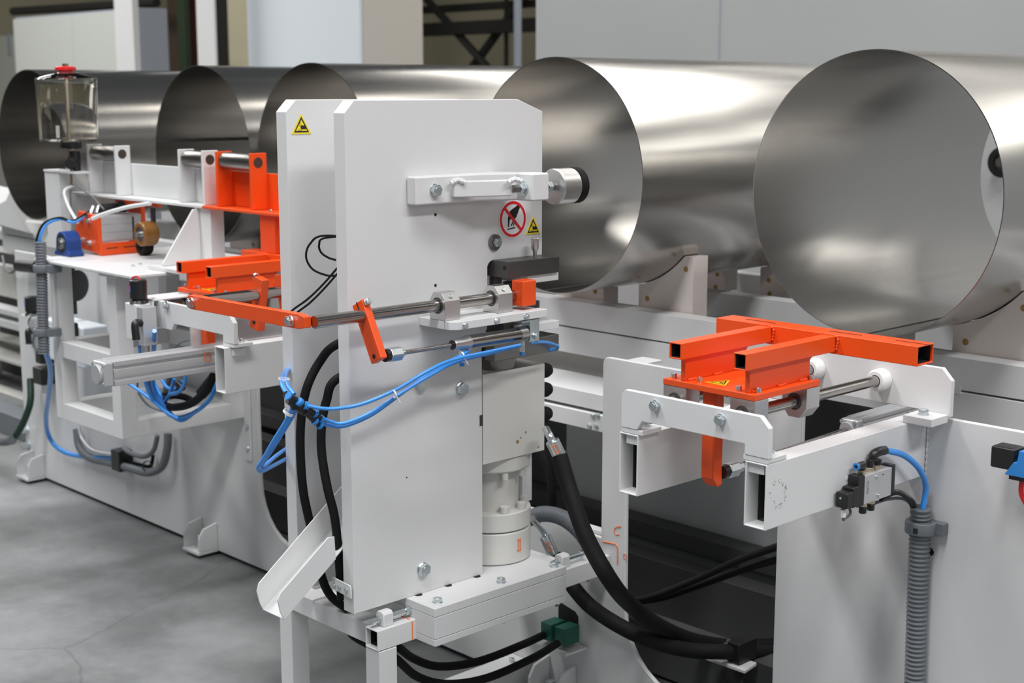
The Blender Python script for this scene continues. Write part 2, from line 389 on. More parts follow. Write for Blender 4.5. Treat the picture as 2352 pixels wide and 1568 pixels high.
for xc, nm in CYL:
    for y0, pos in ((2.86,'front'),(3.40,'rear')):
        for sd, sn in ((1,'right'),(-1,'left')):
            cradle(xc, y0, sd, f'pinkish white nylon {pos} block under the {sn} flank of {wh[nm]}', 'nylon cradle blocks under the cylinders', zb=.905)
# ================================================================ rolled sheet cylinders
def cylinder(xc, gap_deg, label, y0=2.6, y1=3.62, n=150):
    g = R(gap_deg); hg = .0035; rot = [g+hg+(2*math.pi-2*hg)*i/n for i in range(n+1)]
    v = []; f = []; th = .0022
    for (y, r) in ((y0,CR-th),(y0,CR),(y1,CR),(y1,CR-th)):
        for a in rot: v.append((xc+r*math.cos(a), y, CZ+r*math.sin(a)))
    m = n+1
    for k in range(4):
        j = (k+1)%4
        for i in range(n): f.append((k*m+i,k*m+i+1,j*m+i+1,j*m+i))
    f += [(0,m,2*m,3*m),(n,3*m+n,2*m+n,m+n)]
    o = ob('sheet_metal_cylinder', S().add(v,f), 'sheet', None, sharp=40)
    sw = .006 if gap_deg == 172 else .0025      # dark butt seam strip on the inside wall
    a0 = g-sw/CR; a1 = g+sw/CR; r_ = CR-th-.0006
    ob('butt_seam', S().prism('y', [(xc+r_*math.cos(a0),CZ+r_*math.sin(a0)),(xc+r_*math.cos(a1),CZ+r_*math.sin(a1)),(xc+(r_-.0006)*math.cos(a1),CZ+(r_-.0006)*math.sin(a1)),(xc+(r_-.0006)*math.cos(a0),CZ+(r_-.0006)*math.sin(a0))], y0+.002, y1-.002), 'dark_in', o, label='dark straight seam inside the cylinder')
    return tag(o, label, 'metal cylinder', 'rolled sheet cylinders on the conveyor')
cylinder(-1.637, -92, 'nearest rolled sheet steel cylinder, at the right above the orange frame')
cylinder(-2.562, -96, 'second nearest rolled steel cylinder, partly behind the white column')
cylinder(-3.605, -90, 'rolled steel cylinder whose dark round mouth peeks out behind the left plate of the column')
cylinder(-4.245, 172, 'rolled steel cylinder with a dark straight open seam along its inside wall')
cylinder(-5.525, -80, 'leftmost and farthest rolled steel cylinder, behind the clear oil reservoir')
# ================================================================ machine base
MB = thing('machine_base', 'long white welded steel machine base with open bays and floor feet', 'machine base', (-3,2.6,0))
def arc(cx_, cz_, r, a0, a1, n=7): return [(cx_+r*math.cos(R(a0+(a1-a0)*i/n)), cz_+r*math.sin(R(a0+(a1-a0)*i/n))) for i in range(n+1)]
T = .893; B0 = .014
left = [(-5.30,B0),(-5.30,T),(-3.647,T)]+arc(-3.47,.30,.175,180,270)+arc(-2.66,.30,.175,270,360)+[(-2.485,.457),(-2.203,.455),(-2.203,T-.02)]+arc(-2.185,T-.018,.018,180,90,4)+[(-1.6455,T),(-1.6455,.774),(-2.128,.774)]
pts = left+arc(-1.952,.30,.172,180,270)+[(-1.74,.128),(-1.70,.16),(-1.70,.774),(-1.41,.774),(-1.41,T),(.3,T),(.3,B0)]
ob('front_panel', S().prism('y', pts, 2.4, 2.412), 'white', MB, bev=.003)
ob('lintel', S().box(-3.647,-2.9253,2.401,2.411,.774,.892), 'white', MB)
# boxed returns behind the legs, and the inner walls of the bays
ob('cover_plate', S().box(-2.2025,-2.14,2.4121,2.54,.868,.874), 'white', MB); ob('top_tube', S().rect_tube('y',-1.408,-1.363,.78,.888,2.4125,2.47,.004), 'white', MB, bev=.005)
ob('ledge', S().prism('x',[(2.4125,.455),(2.4125,.463),(2.44,.463),(2.44,.455)],-2.9,-2.21), 'white', MB)
ob('base_rail', S().box(-5.28,.28,2.4125,2.47,.014,.12), 'dark_in', MB)
ob('bay_back', S().box(-5.2,-3.0,3.10,3.106,.04,.76), 'dark_in', MB); ob('bay_back', S().box(-2.995,-2.125,3.10,3.106,.04,.62), 'grey_in', MB); ob('bay_back', S().box(-2.12,-1.70,3.10,3.106,.45,.78), 'dark_in', MB)  # dark bay backs carry the shade of the bays in their colour
ob('bay_back', S().box(-1.68,.28,3.10,3.106,.04,.76), 'dark_in', MB)  # again coloured dark for the shade inside the bay
ob('rail_support', S().box(-3.6,-3.5,2.815,2.84,.1,.783), 'white', MB); ob('rail_support', S().box(-2.10,-2.0,2.815,2.84,.77,.783), 'white', MB)
ob('weld_seam', S().tube([V((-1.3605,2.3985,.889)),V((-1.3605,2.3985,.776))],.0028,6,straight=True,rib=(.012,.0012)), 'white', MB)
for px in (92,483,1290):
    c = U(px, 1112+.436*(px-125), y=2.4).x
    f = S().box(c-.05,c+.05,2.325,2.3995,.012,.022)
    for a in (c-.05, c+.041): f.prism('x',[(2.33,.0222),(2.33,.07),(2.348,.098),(2.3995,.11),(2.3995,.0222)],a,a+.009)
    f = ob('foot_bracket', f, 'white', MB, bev=.002)
    bolt(f, (c,2.36,.022), (0,0,1), .022, .045, name='anchor_bolt')
    ob('levelling_pad', S().cyl((c,2.36,0),(c,2.36,.012),.03), 'dark_in', f)
a, b = U(1283,1385,y=2.4), U(1328,1475,y=2.4)
h = S().prism('y', [(a.x,b.z),(a.x,a.z-.005),(a.x+.01,a.z+.004),(b.x-.01,a.z-.006),(b.x,a.z-.016),(b.x,b.z)], 2.3993, 2.3998)
ob('access_hole', h, 'hole', MB)
ob('drilled_hole', S().cyl((U(2137,1267,y=2.4).x,2.3997,U(2137,1267,y=2.4).z),(U(2137,1267,y=2.4).x,2.401,U(2137,1267,y=2.4).z),.0075), 'hole', MB)
# orange paint pen marks on the narrow leg
def mk(px, py): q = U(px,py,y=2.4); return V((q.x,2.3992,q.z))
arcC = [mk(1424,1211)]+[mk(1419+8*math.cos(R(a)),1219-9*math.sin(R(a))) for a in range(60,310,20)]
stroke('marker_letter', [arcC,[mk(1420,1208),mk(1427,1209)]], 'marker', MB, .0011)
stroke('marker_letter', [[mk(1433,1272),mk(1439,1273),mk(1439,1283),mk(1433,1282),mk(1433,1272)]], 'marker', MB, .001)
stroke('marker_line', [[mk(1385,1243),mk(1414,1249),mk(1419,1256),mk(1419,1295)]], 'marker', MB, .0016)
# dark frame members low inside the right bay
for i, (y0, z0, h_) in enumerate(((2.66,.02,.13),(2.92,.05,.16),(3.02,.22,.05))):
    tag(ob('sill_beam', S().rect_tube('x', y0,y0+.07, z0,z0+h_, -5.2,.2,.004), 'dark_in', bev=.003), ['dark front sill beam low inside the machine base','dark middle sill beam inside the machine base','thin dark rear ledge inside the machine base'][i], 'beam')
# ================================================================ white press column
XF = -2.20; XB = -2.235
COL = thing('press_column', 'tall white twin plate machine column with warning signs', 'machine column', (-2.31,1.93,.457))
side = [(1.663,.457),(2.016,.457),(2.016,.985)]+[(2.032,1.0),(2.032,1.128)]+arc(2.05,1.128,.018,180,90,4)+[(2.196,1.146),(2.196,1.457),(2.122,1.483),(1.687,1.483),(1.663,1.459)]
side2 = [(y,z) for (y,z) in side]
ob('side_plate', S().prism('x', side2, XB, XF), 'white', COL, bev=.0016)
ob('side_plate', S().prism('x', side2, -2.427, -2.392), 'white', COL, bev=.0016)
ob('web_plate', S().box(-2.3915,-2.2355,1.80,1.83,.46,1.40), 'white', COL)
for (px,py,big) in ((1058,892,.024),(964,880,.024),(970,1306,.024)):
    q = U(px,py,x=XF); bolt(COL, q, (1,0,0), big, .013)
q = U(1135,556,x=XF); ob('washer', S().cyl(q,q+V((.005,0,0)),.0175), 'mill_steel', COL, bev=.0008); bolt(COL, q+V((.005,0,0)), (1,0,0), .017, .010, washer=False)
for (px,py) in ((1000,493),(1000,655),(934,1096)):
    q = U(px,py,x=XF); ob('tapped_hole', S().cyl(q,q+V((.0006,0,0)),.0032 if px>950 else .0014,n=14), 'hole', COL)
q = U(1107,965,x=XF); ob('dowel_slot', S().box(XF,XF+.0006,q.y-.007,q.y+.007,q.z-.012,q.z+.012), 'dark_steel', COL)
# signs
def tri_sign(parent, c, w, h, xs):     # crush hazard triangle on a +X face
    n = ob('warning_sign', S().prism('x', [(c.y-w/2,c.z-h*.5),(c.y+w/2,c.z-h*.5),(c.y,c.z+h*.5)], xs+.0003, xs+.0012), 'yellow', parent, label='yellow triangular hand crush warning sticker')
    def P_(u,v): return (c.y+u*w/2, c.z-h*.5+v*h)
    o3 = [P_(-.76,.085),(P_(.76,.085)),P_(0,.87)]; i3 = [P_(-.60,.16),P_(.60,.16),P_(0,.73)]
    x0, x1_ = xs+.0012, xs+.0016
    v = [(x,y,z) for x in (x0,x1_) for (y,z) in o3+i3]; f = []
    for k in range(3):
        j = (k+1)%3; f += [(6+k,6+j,9+j,9+k),(k,3+k,3+j,j),(k,j,6+j,6+k),(3+k,9+k,9+j,3+j)]
    ob('triangle_border', S().add(v,f), 'black', n)
    s = S().prism('x', [P_(-.08,.30),P_(-.02,.24),P_(.42,.24),P_(.50,.30),P_(.36,.44),P_(.20,.42),P_(.02,.44),P_(-.1,.38)], x0, x1_)
    s.prism('x', [P_(-.34,.19),P_(.0,.19),P_(.0,.21),P_(-.34,.21)], x0, x1_); s.prism('x', [P_(-.32,.44),P_(.0,.44),P_(.0,.455),P_(-.32,.455)], x0, x1_)
    s.prism('x', [P_(-.18,.49),P_(-.12,.49),P_(-.13,.62),P_(-.17,.62)], x0, x1_)
    ob('hand_pictogram', s, 'black', n)
    return n
tri_sign(COL, V((0,1.699,1.4345)), .048, .040, -2.392)
tri_sign(COL, V((0,2.167,1.213)), .045, .038, XF)
c = U(1177,503,x=XF)
ps = ob('prohibition_sign', S().cyl((XF+.0003,c.y,c.z),(XF+.0012,c.y,c.z),.041,n=48), 'sign_white', COL, label='round white and red do not touch sticker')
ob('red_ring', S().ring((XF+.0012,c.y,c.z),(1,0,0),.0325,.0385,.0005,48), 'red', ps)
def H(u,v): return (c.y+u*.033, c.z+v*.033)
s = S().prism('x',[H(.50,.92),H(.62,.72),H(.30,.10),H(.02,-.08),H(-.10,.06),H(-.28,-.02),H(-.36,-.5),H(-.44,-.5),H(-.45,.08),H(-.36,.32),H(-.26,.55)], XF+.0012, XF+.0016)
s.prism('x',[H(-.2,-.42),H(-.14,-.46),H(.16,-.06),H(.06,-.02)],XF+.0012,XF+.0016); s.prism('x',[H(0,-.44),H(.05,-.48),H(.26,-.1),H(.18,-.06)],XF+.0012,XF+.0016)
s.prism('x',[H(-.50,-.68),H(.22,-.60),H(.22,-.52),H(-.50,-.60)],XF+.0012,XF+.0016)
ob('hand_pictogram', s, 'black', ps)
ob('red_bar', S().obox((XF+.0018,c.y,c.z),(.0003,0,0),V((0,.707,-.707))*.034,V((0,.707,.707))*.0032), 'red', ps)
# pressure arm with threaded stud and steel roller
z0, z1 = 1.276, 1.333
arm = ob('arm_bracket', S().prism('z', [(-2.1995,1.812),(-2.170,1.812),(-2.170,1.985),(-2.148,2.028),(-2.142,2.060),(-2.092,2.060),(-2.092,2.110),(-2.135,2.110),(-2.1995,2.05)], z0, z1), 'white', COL, bev=.004, seg=1)
e = V((.5,.866,0)).normalized()
ob('brace_bar', S().obox((-2.140,1.962,1.305),V((.024,.058,0)),V((.009,-.004,0)),(0,0,.0165)), 'white', arm, bev=.003)
for p in ((-2.165,1.908,1.297),(-2.108,2.012,1.297)):
    ob('weld_bead', S().tube([V(p)+V((.006,-.012,.020)),V(p)+V((.012,.0,.026)),V(p)+V((.02,.012,.022))],.006,8,rib=(.006,.001)), 'white', arm)
bolt(arm, (-2.170,1.861,1.305), (1,0,0), .021, .012)
st = ob('threaded_stud', S().cyl((-2.119,2.030,1.302),(-2.122,2.165,1.301),.008,n=20), 'mill_steel', COL)
for y in (2.057,2.127): ob('nut', S().hexa((-2.120,y,1.302),(-2.120,y-.012 if y<2.1 else y+.012,1.302),.022), 'zinc', COL, bev=.0008)
ob('washer', S().cyl((-2.120,2.0598,1.302),(-2.120,2.0572,1.302),.0155), 'zinc', COL)
ro = ob('pressure_roller', S().lathe((-2.122,2.150,1.301),(0,1,0),[(0,.036),(.002,.038),(.05,.038),(.052,.034)],48), 'alu', COL, label='bright turned steel roller')
ob('rubber_ring', S().cyl((-2.122,2.2025,1.301),(-2.122,2.222,1.301),.0385,n=48), 'rubber', ro)
# shelf with bearing blocks
ob('shelf', S().box(XF+.0005,-2.1232,1.842,2.10,1.030,1.047), 'white', COL, bev=.0015)
se = ob('shelf_strip', S().prism('z',[(-2.1215,1.842),(-2.108,1.842),(-2.095,1.856),(-2.095,2.108),(-2.1215,2.108)],1.030,1.047), 'white', COL, bev=.0015)
for y in (1.873,1.960,2.044): bolt(se, (-2.095,y,1.038), (1,0,0), .011, .006)
SX = -2.142; SZ = 1.0765
def bearing(y0, y1):
    zc = 1.0475; x0_, x1_ = SX-.024, SX+.024
    b_ = ob('bearing_block', S().prism('y', [(x0_,zc),(x1_,zc),(x1_,1.087),(x1_-.012,1.103),(x0_+.012,1.103),(x0_,1.087)], y0, y1), 'alu', COL, bev=.0008)
    ob('bore', S().ring((SX,y0-.0008,SZ),(0,1,0),.0128,.0165,.001), 'dark_steel', b_)
    socket(b_, (SX+.018,(y0+y1)/2,1.0955), (1,0,.75), .005, .0015)
bearing(1.842,1.882); bearing(1.988,2.028)
# tooling in the throat
tb = ob('anvil_block', S().box(-2.262,-2.150,2.045,2.200,1.112,1.147), 'dark_steel', COL, bev=.0015)
ob('pin_hole', S().cyl((-2.160,2.0449,1.134),(-2.160,2.043,1.134),.004,n=14), 'hole', tb)
q = V((-2.172,2.146,1.147)); ob('thumb_screw', S().lathe(q,(0,0,1),[(0,.0045),(.012,.0045),(.02,.009),(.04,.009),(.042,.007)],20), 'alu', tb)
ob('nylon_pad', S().box(-2.25,-2.158,2.11,2.205,1.094,1.111), 'nylon_w', COL, bev=.001)
ob('tool_post', S().cyl((-2.215,2.07,1.0),(-2.215,2.07,1.111),.014).cyl((-2.215,2.11,1.0),(-2.215,2.11,1.093),.014), 'dark_steel', COL)
ob('tool_holder', S().box(-2.27,-2.18,2.06,2.17,.985,1.05), 'dark_steel', COL, bev=.002)
ob('lower_plate', S().box(-2.25,-2.165,2.09,2.215,.985,1.003), 'white', COL, bev=.001)
ob('die_block', S().box(-2.27,-2.165,2.02,2.215,.935,.972), 'mill_steel', COL, bev=.0015)
ob('ram_rod', S().cyl((-2.25,2.10,.90),(-2.25,2.10,.936),.048,n=36), 'mill_steel', COL)
# base plates under the column
ob('top_base_plate', S().prism('z',[(-2.46,1.80),(-2.11,1.80),(-2.11,2.187),(-2.46,2.187)],.4385,.457), 'white', COL, bev=.0015)
ob('clamp_block', S().box(-2.46,-2.11,1.80,2.187,.3905,.438), 'white', COL, bev=.0015)
ob('lower_base_plate', S().box(-2.46,-2.11,1.80,2.187,.375,.390), 'white', COL, bev=.0015)
for (px,py) in ((1005,1383),(1151,1337)):
    q = U(px,py,z=.457); bolt(COL, q, (0,0,1), .017, .010); bolt(COL, V((q.x-.001,q.y,.375)), (0,0,-1), .017, .010)
q = U(1290,1290,z=.457); bolt(COL, (-2.128,2.165,.457), (0,0,1), .017, .010); bolt(COL, (-2.128,2.165,.375), (0,0,-1), .017, .010)
for (px,py) in ((960,1368),(1028,1347),(1094,1326)):
    q = U(px,py,x=XF); ob('drain_hole', S().cyl((XF+.001,q.y,.4572),(XF+.001,q.y,.4577),.009,n=20), 'hole', COL)
# hydraulic cylinder and valve block standing behind the plates
HC = thing('hydraulic_press_cylinder', 'cream white hydraulic cylinder with block top, right of the tall column', 'hydraulic cylinder', (-2.295,2.12,.457))
hx, hy = -2.290, 2.125
ob('valve_block', S().box(-2.40,-2.1985,2.0175,2.204,.704,.903), 'oil_white', HC, bev=.001)
ob('top_cap', S().cyl((hx,hy,.903),(hx,hy,.925),.055,n=40), 'oil_white', HC, bev=.003)
ob('upper_flange', S().prism('z',[(hx+.088*math.cos(a)*1.0,hy+.088*math.sin(a)) for a in [2*math.pi*i/40 for i in range(40)]],.668,.7035), 'oil_white', HC, bev=.006)
ob('barrel', S().cyl((hx,hy,.575),(hx,hy,.668),.062,n=48), 'oil_white', HC)
ob('lower_flange', S().cyl((hx,hy,.533),(hx,hy,.575),.090,n=56), 'oil_white', HC, bev=.003)
bo = ob('bottom_body', S().cyl((hx,hy,.458),(hx,hy,.5305),.090,n=56), 'oil_white', HC, bev=.004)
for a in (-100,-20,20,60,140,220):
    x_, y_ = hx+.077*math.cos(R(a)), hy+.077*math.sin(R(a))
    ob('flange_screw', S().cyl((x_,y_,.575),(x_,y_,.590),.0105), 'oil_white', HC, bev=.001); ob('flange_screw', S().cyl((x_,y_,.651),(x_,y_,.668),.0085), 'oil_white', HC, bev=.001)
ob('guide_post', S().box(hx+.02,hx+.04,2.185,2.215,.575,.703), 'white', HC)
for z in (.882,.838,.782,.735):
    ob('port_plug', S().lathe((-2.2165,2.2042,z),(0,1,0),[(0,.017),(.022,.017),(.032,.013),(.037,.003)],24), 'rubber', HC)
def on_body(px,py):
    q = U(px,py,x=-2.215); return q
a = R(18); 
def pb(u,z): ang = R(-8)+u/.0905; return V((hx+.0908*math.cos(ang), hy+.0908*math.sin(ang), z))
stroke('marker_letter', [[pb(.008,.512),pb(.020,.512)],[pb(.008,.486),pb(.020,.486)],[pb(.011,.512),pb(.011,.486)],[pb(.017,.512),pb(.017,.486)]], 'marker', bo, .0011)
for (y_,z_) in ((2.13,.745),(2.12,.738),(2.145,.755),(2.185,.715)):
    ob('oil_stain', S().cyl((-2.1984,y_,z_),(-2.1981,y_,z_),random.uniform(.002,.005),n=10), 'rust', HC)
# ================================================================ support table of the column
TB = thing('column_stand', 'white square tube stand carrying the tall column', 'stand', (-2.3,1.95,0))
ob('long_rail', S().rect_tube('y', -2.214,-2.172, .3745,.4185, 1.70,2.399,.0035), 'white', TB, bev=.003)
# the rail is passed by the clamp block: notch side is hidden inside it
ob('shade_liner', S().rect_tube('y', -2.2103,-2.1757, .3782,.4148, 1.712,2.38,.0003).box(-2.210,-2.176,1.78,1.781,.3785,.4145), 'hole', [o for o in TB.children if o.name.startswith('long_rail')][0])  # dark liner and plug stand in for shade inside the rail
ob('cross_rail', S().rect_tube('x', 1.712,1.757, .3745,.4185, -2.495,-2.2145,.0035), 'white', TB, bev=.003)
ob('cross_rail', S().rect_tube('x', 2.25,2.295, .3745,.4185, -2.495,-2.2145,.0035), 'white', TB, bev=.003)
ob('long_rail', S().rect_tube('y', -2.54,-2.4955, .3745,.4185, 1.712,2.399,.0035), 'white', TB, bev=.003)
for (x_,y_) in ((-2.216,1.702),(-2.540,1.712)):
    lg = ob('leg', S().rect_tube('z', x_,x_+.046,y_,y_+.046, .008,.374,.0035), 'white', TB, bev=.003)
    ob('foot_plate', S().box(x_-.02,x_+.066,y_-.02,y_+.066,0,.008), 'white', lg)
qa, qb = U(1172,1512,y=2.39), U(1218,1521,y=2.39)
ob('lower_rail', S().rect_tube('y', qa.x,qb.x, qb.z-.06,qb.z, 1.7485,2.3985,.0035), 'white', TB, bev=.003)
bolt(TB, ((qa.x+qb.x)/2,2.36,qb.z), (0,0,1), .013, .010)
ob('tray_plate', S().box(-2.4955,-2.2145,1.757,1.80,.400,.405), 'white', TB)
def adj(y0, y1, lugy, lab):   # threaded adjuster in a welded lug
    s = S().prism('y', [(-2.205,.4187),(-2.180,.4187),(-2.180,.444),(-2.185,.450),(-2.200,.450),(-2.205,.444)], lugy, lugy+.026)
    l_ = ob('adjuster_lug', s, 'white', TB, bev=.002)
    ob('adjuster_screw', S().cyl((-2.1925,y0,.434),(-2.1925,y1,.434),.0065,n=18), 'zinc', l_)
    yy = y1 if abs(y1-lugy)>abs(y0-lugy) else y0
    ob('nut', S().hexa((-2.1925,yy-.011 if yy==y1 else yy,.434),(-2.1925,yy if yy==y1 else yy+.011,.434),.017), 'zinc', l_)
adj(1.700, 1.799, 1.722, 'front'); adj(2.188, 2.33, 2.245, 'rear')
def mb(px,py): q = U(px,py,x=-2.1718); return V((-2.1716,q.y,q.z))
stroke('marker_line', [[V((-2.205,1.789,.4189)),V((-2.180,1.789,.4189)),V((-2.1718,1.791,.416)),V((-2.1716,1.791,.377))],], 'marker', TB, .0013)
bolt(TB, (-2.1925,2.34,.374), (0,0,-1), .013, .010, name='bolt')
# ================================================================ swinging linkage
LK = thing('swing_linkage', 'long polished shaft with orange levers along the front of the column', 'linkage', (SX,1.8,SZ))
ob('shaft', S().cyl((SX,1.540,SZ),(SX,2.06,SZ),.0122,n=32), 'steel', LK)
def lever(parent, x, y0, y1, zc, dn, up, half, tilt, name='lever', bolt_side=1):
    ax = V((math.sin(R(tilt)),0,-math.cos(R(tilt)))); ay = V((-ax.z,0,ax.x)); 
    c = V((x,(y0+y1)/2,zc))+ax*(dn-up)/2
    l = ob(name, S().obox(c, ax*(dn+up)/2, V((0,(y1-y0)/2,0)), ay*half), 'orange', parent, bev=.0015)
    return l, ax, ay
l1, ax, ay = lever(LK, SX-.003, 1.652, 1.668, SZ, .094, .027, .0172, 28, name='clamp_lever')
l1b = ob('clamp_slot', S().obox(V((SX-.003,1.6515,SZ))-ax*.020, ax*.008, V((0,.0006,0)), ay*.0012), 'hole', l1)
ob('lever_hole', S().cyl(V((SX,1.6525,SZ))+ax*.082-ay*.004, V((SX,1.6510,SZ))+ax*.082-ay*.004, .0042, n=16), 'hole', l1)
bolt(l1, V((SX,1.66,SZ))-ax*.020+ay*.0172, ay, .012, .008)
ob('end_stop', S().box(SX-.005,SX+.030,2.052,2.092,1.055,1.109), 'orange', LK, bev=.003, label='orange square stop block')
yl = 1.530
ll = ob('long_lever', S().prism('y', [(-2.566,1.0755),(-2.557,1.087),(-2.17,1.0785+.012),(-2.150,1.087),(-2.150,1.066),(-2.17,1.062),(-2.55,1.058),(-2.564,1.062)], yl-.007, yl+.009), 'orange', LK, bev=.0015)
bolt(ll, (-2.192,yl-.007,1.0755), (0,-1,0), .017, .010); bolt(ll, (-2.542,yl-.007,1.0725), (0,-1,0), .017, .010)
# second shaft with its own clamp lever, behind the left plate
X2 = -2.530
ob('rear_shaft', S().cyl((X2,yl+.0095,1.0755),(X2,2.0,1.0755),.0122,n=32), 'steel', LK)
l2, ax2, ay2 = lever(LK, X2, 1.672, 1.690, 1.0755, .078, .036, .016, -12, name='clamp_lever')
ob('lever_hole', S().cyl(V((X2,1.6725,1.0755))+ax2*.062, V((X2,1.6708,1.0755))+ax2*.062, .0042, n=16), 'hole', l2)
bolt(l2, V((X2-.011,1.681,1.111)), (-1,0,.3), .013, .008)
l3, ax3, ay3 = lever(LK, X2, 1.735, 1.753, 1.0755, .062, .038, .017, 12, name='clamp_lever')
# small pneumatic cylinder that turns the shaft
PC = thing('pneumatic_cylinder', 'small round stainless air cylinder under the shelf on the column', 'air cylinder', (-2.10,1.9,.99))
pa = V((SX,1.66,SZ))+ax*.082+ay*0; pa = V((-2.104,1.672,1.001)); pb_ = V((-2.113,2.085,.998))
dd = (pb_-pa).normalized()
ob('rod', S().cyl(pa+dd*.045,pa+dd*.185,.0045,n=18), 'steel', PC)
ob('rod_coupling', S().hexa(pa+dd*.012,pa+dd*.042,.026), 'zinc', PC, bev=.002); ob('coupling_neck', S().cyl(pa+dd*.040,pa+dd*.052,.009,.006), 'zinc', PC)
ob('rubber_bush', S().cyl(pa+dd*.003,pa+dd*.014,.0125), 'black', PC)
ob('front_cap', S().lathe(pa+dd*.180,dd,[(0,.0105),(.004,.0115),(.024,.0125),(.038,.0155),(.042,.0155)],28), 'alu', PC)
ob('wiper_seal', S().cyl(pa+dd*.1785,pa+dd*.181,.010), 'black', PC)
ob('barrel', S().cyl(pa+dd*.222,pa+dd*.365,.0148,n=36), 'steel', PC)
ob('rear_cap', S().cyl(pa+dd*.365,pa+dd*.385,.0158,n=36), 'alu', PC)
for t_ in (.205,.378):
    q = pa+dd*t_
    ob('port_fitting', S().cyl(q-V((0,0,.012)),q-V((0,0,.038)),.006).cyl(q+V((0,0,-.03)),q+V((.012,-.012,-.03)),.0055), 'alu', PC); ob('release_ring', S().cyl(q-V((0,0,.038)),q-V((0,0,.046)),.0055), 'blue_p', PC)
q = pa+dd*.392
ob('pivot_bracket', S().box(q.x-.012,q.x+.014,q.y-.004,q.y+.024,q.z-.018,q.z+.0305).box(q.x-.01,q.x+.017,q.y-.03,q.y-.004,q.z+.026,q.z+.0305), 'zinc', PC, bev=.0015)
bolt(PC, (q.x+.014,q.y+.010,q.z-.006), (1,0,0), .011, .007)
# ================================================================ white chute
CH = thing('scrap_chute', 'white folded channel chute sloping down from the foot of the column', 'chute', (-2.28,1.6,.47))
Rb = [U(655,1422,x=-2.24),U(770,1310,x=-2.24)]; d_ = V((0,.185,.137)).normalized(); nrm = V((0,-d_.z,d_.y))
o_ = V((0,1.521,.472)); L_ = .305; hgt = .05; th = .0025
def cs(x, t_, h_): return V((x,0,0))+o_+d_*t_+nrm*h_
def plate(x0,x1,prof): 
    n = len(prof); v = [V((x0,0,0))+o_+d_*a+nrm*b for a,b in prof]+[V((x1,0,0))+o_+d_*a+nrm*b for a,b in prof]
    return S().add(v,[tuple(range(n)),tuple(range(2*n-1,n-1,-1))]+[(i,(i+1)%n,n+(i+1)%n,n+i) for i in range(n)])
side_p = [(0,0),(.004,.02),(.015,.044),(.028,.05),(.175,.05),(.187,.04),(.160,0)]
side_l = [(0,0),(.004,.02),(.015,.044),(.028,.053),(L_,.056),(L_,0)]
ob('right_wall', plate(-2.243,-2.240,side_p), 'white', CH, bev=.0006)
ob('left_wall', plate(-2.315,-2.312,side_l), 'white', CH, bev=.0006)
ob('trough_floor', plate(-2.312,-2.243,[(0,0),(0,.003),(L_,.003),(L_,0)]), 'white', CH, bev=.0006)
q0, q1 = U(748,1325,x=-2.24), U(806,1335,x=-2.20)
br = ob('mounting_strip', S().prism('y', [(-2.262,.523),(-2.203,.519),(-2.2,.513),(-2.2,.492),(-2.262,.498)], 1.655,1.6585), 'white', CH, bev=.001)
for xx in (-2.252,-2.236,-2.213): socket(br, (xx,1.655,.508), (0,-1,0), .0045, .004)
# ================================================================ right cantilever frame
FR = thing('cantilever_frame', 'white cantilever frame of two open box beams at the right, under the orange carriage', 'cantilever frame', (-1.52,2.1,.774))
def cantilever(F, xr, y0, y1=2.3995, ps=0, xs=0, two=True):     # xr: outer face of the right beam
    for a in ((xr-.045, xr-.329) if two else (xr-.045,)):
        bb = ob('box_beam', S().rect_tube('y', a, a+.045, .774,.888, y0,y1,.0032), 'white', F, bev=.004)
        ob('shade_liner', S().rect_tube('y', a+.0034, a+.0416, .7774,.8846, y0+.035,y1-.01,.0004).box(a+.004,a+.041,y0+.20,y0+.201,.778,.884), 'dark_in', bb)  # dark liner added to paint the deep shade inside the beam
    if not two: ob('side_wall', S().box(xr-.325,xr-.318,y0+.10,y1,.79,.895), 'white', F, bev=.001)
    yb = y0; y0 = y0+ps; xr = xr+xs
    pl = ob('front_cross_plate', S().prism('y', [(xr-.325,.898),(xr-.325,.958),(xr-.317,.968),(xr-.017,.968),(xr+.002,.950),(xr+.002,.898),(xr-.047,.898),(xr-.047,.916),(xr-.275,.916),(xr-.287,.898)], y0, y0+.012), 'white', F, bev=.0012)
    for a in ((xr-.050, xr-.325) if two else (xr-.050,)):
        ob('foot_block', S().box(a,a+.050,y0+.001,y0+.055,.8885,.8978), 'white', F, bev=.0012)
        bolt(F, (a+.027,y0+.038,.8978), (0,0,1), .013, .008)
        ob('inner_lug', S().box(a+.008,a+.040,y0+.006,y0+.04,.868,.8845), 'white', F)
    return pl
pl = cantilever(FR, -1.363, 1.89)
for (px,py) in ((1507,931),(1657,963)):
    q = U(px,py,y=1.89); bolt(pl, q, (0,-1,0), .017, .010)
# rear cross plate on the machine base
pr = ob('rear_cross_plate', S().prism('y', [(-1.72,.905),(-1.72,.975),(-1.70,.99),(-1.330,.99),(-1.309,.968),(-1.309,.899),(-1.365,.899),(-1.365,.905)], 2.385, 2.397), 'white', FR, bev=.0012)
ob('foot_block', S().box(-1.372,-1.312,2.325,2.384,.8885,.904), 'white', FR, bev=.0015); bolt(FR, (-1.345,2.352,.904), (0,0,1), .017, .010)
ob('foot_block', S().box(-1.70,-1.645,2.325,2.384,.8885,.904), 'white', FR, bev=.0015); bolt(FR, (-1.665,2.352,.904), (0,0,1), .017, .010)
GX = (-1.606, -1.455); GZ = .951
for x_ in GX:
    ob('guide_shaft', S().cyl((x_,1.9025,GZ),(x_,2.384,GZ),.0105,n=32), 'steel', FR)
    ob('nylon_collar', S().lathe((x_,2.358,GZ),(0,1,0),[(0,.0115),(0,.018),(.006,.0215),(.0265,.0215),(.0265,.0115)],32,close=False), 'nylon_w', FR)
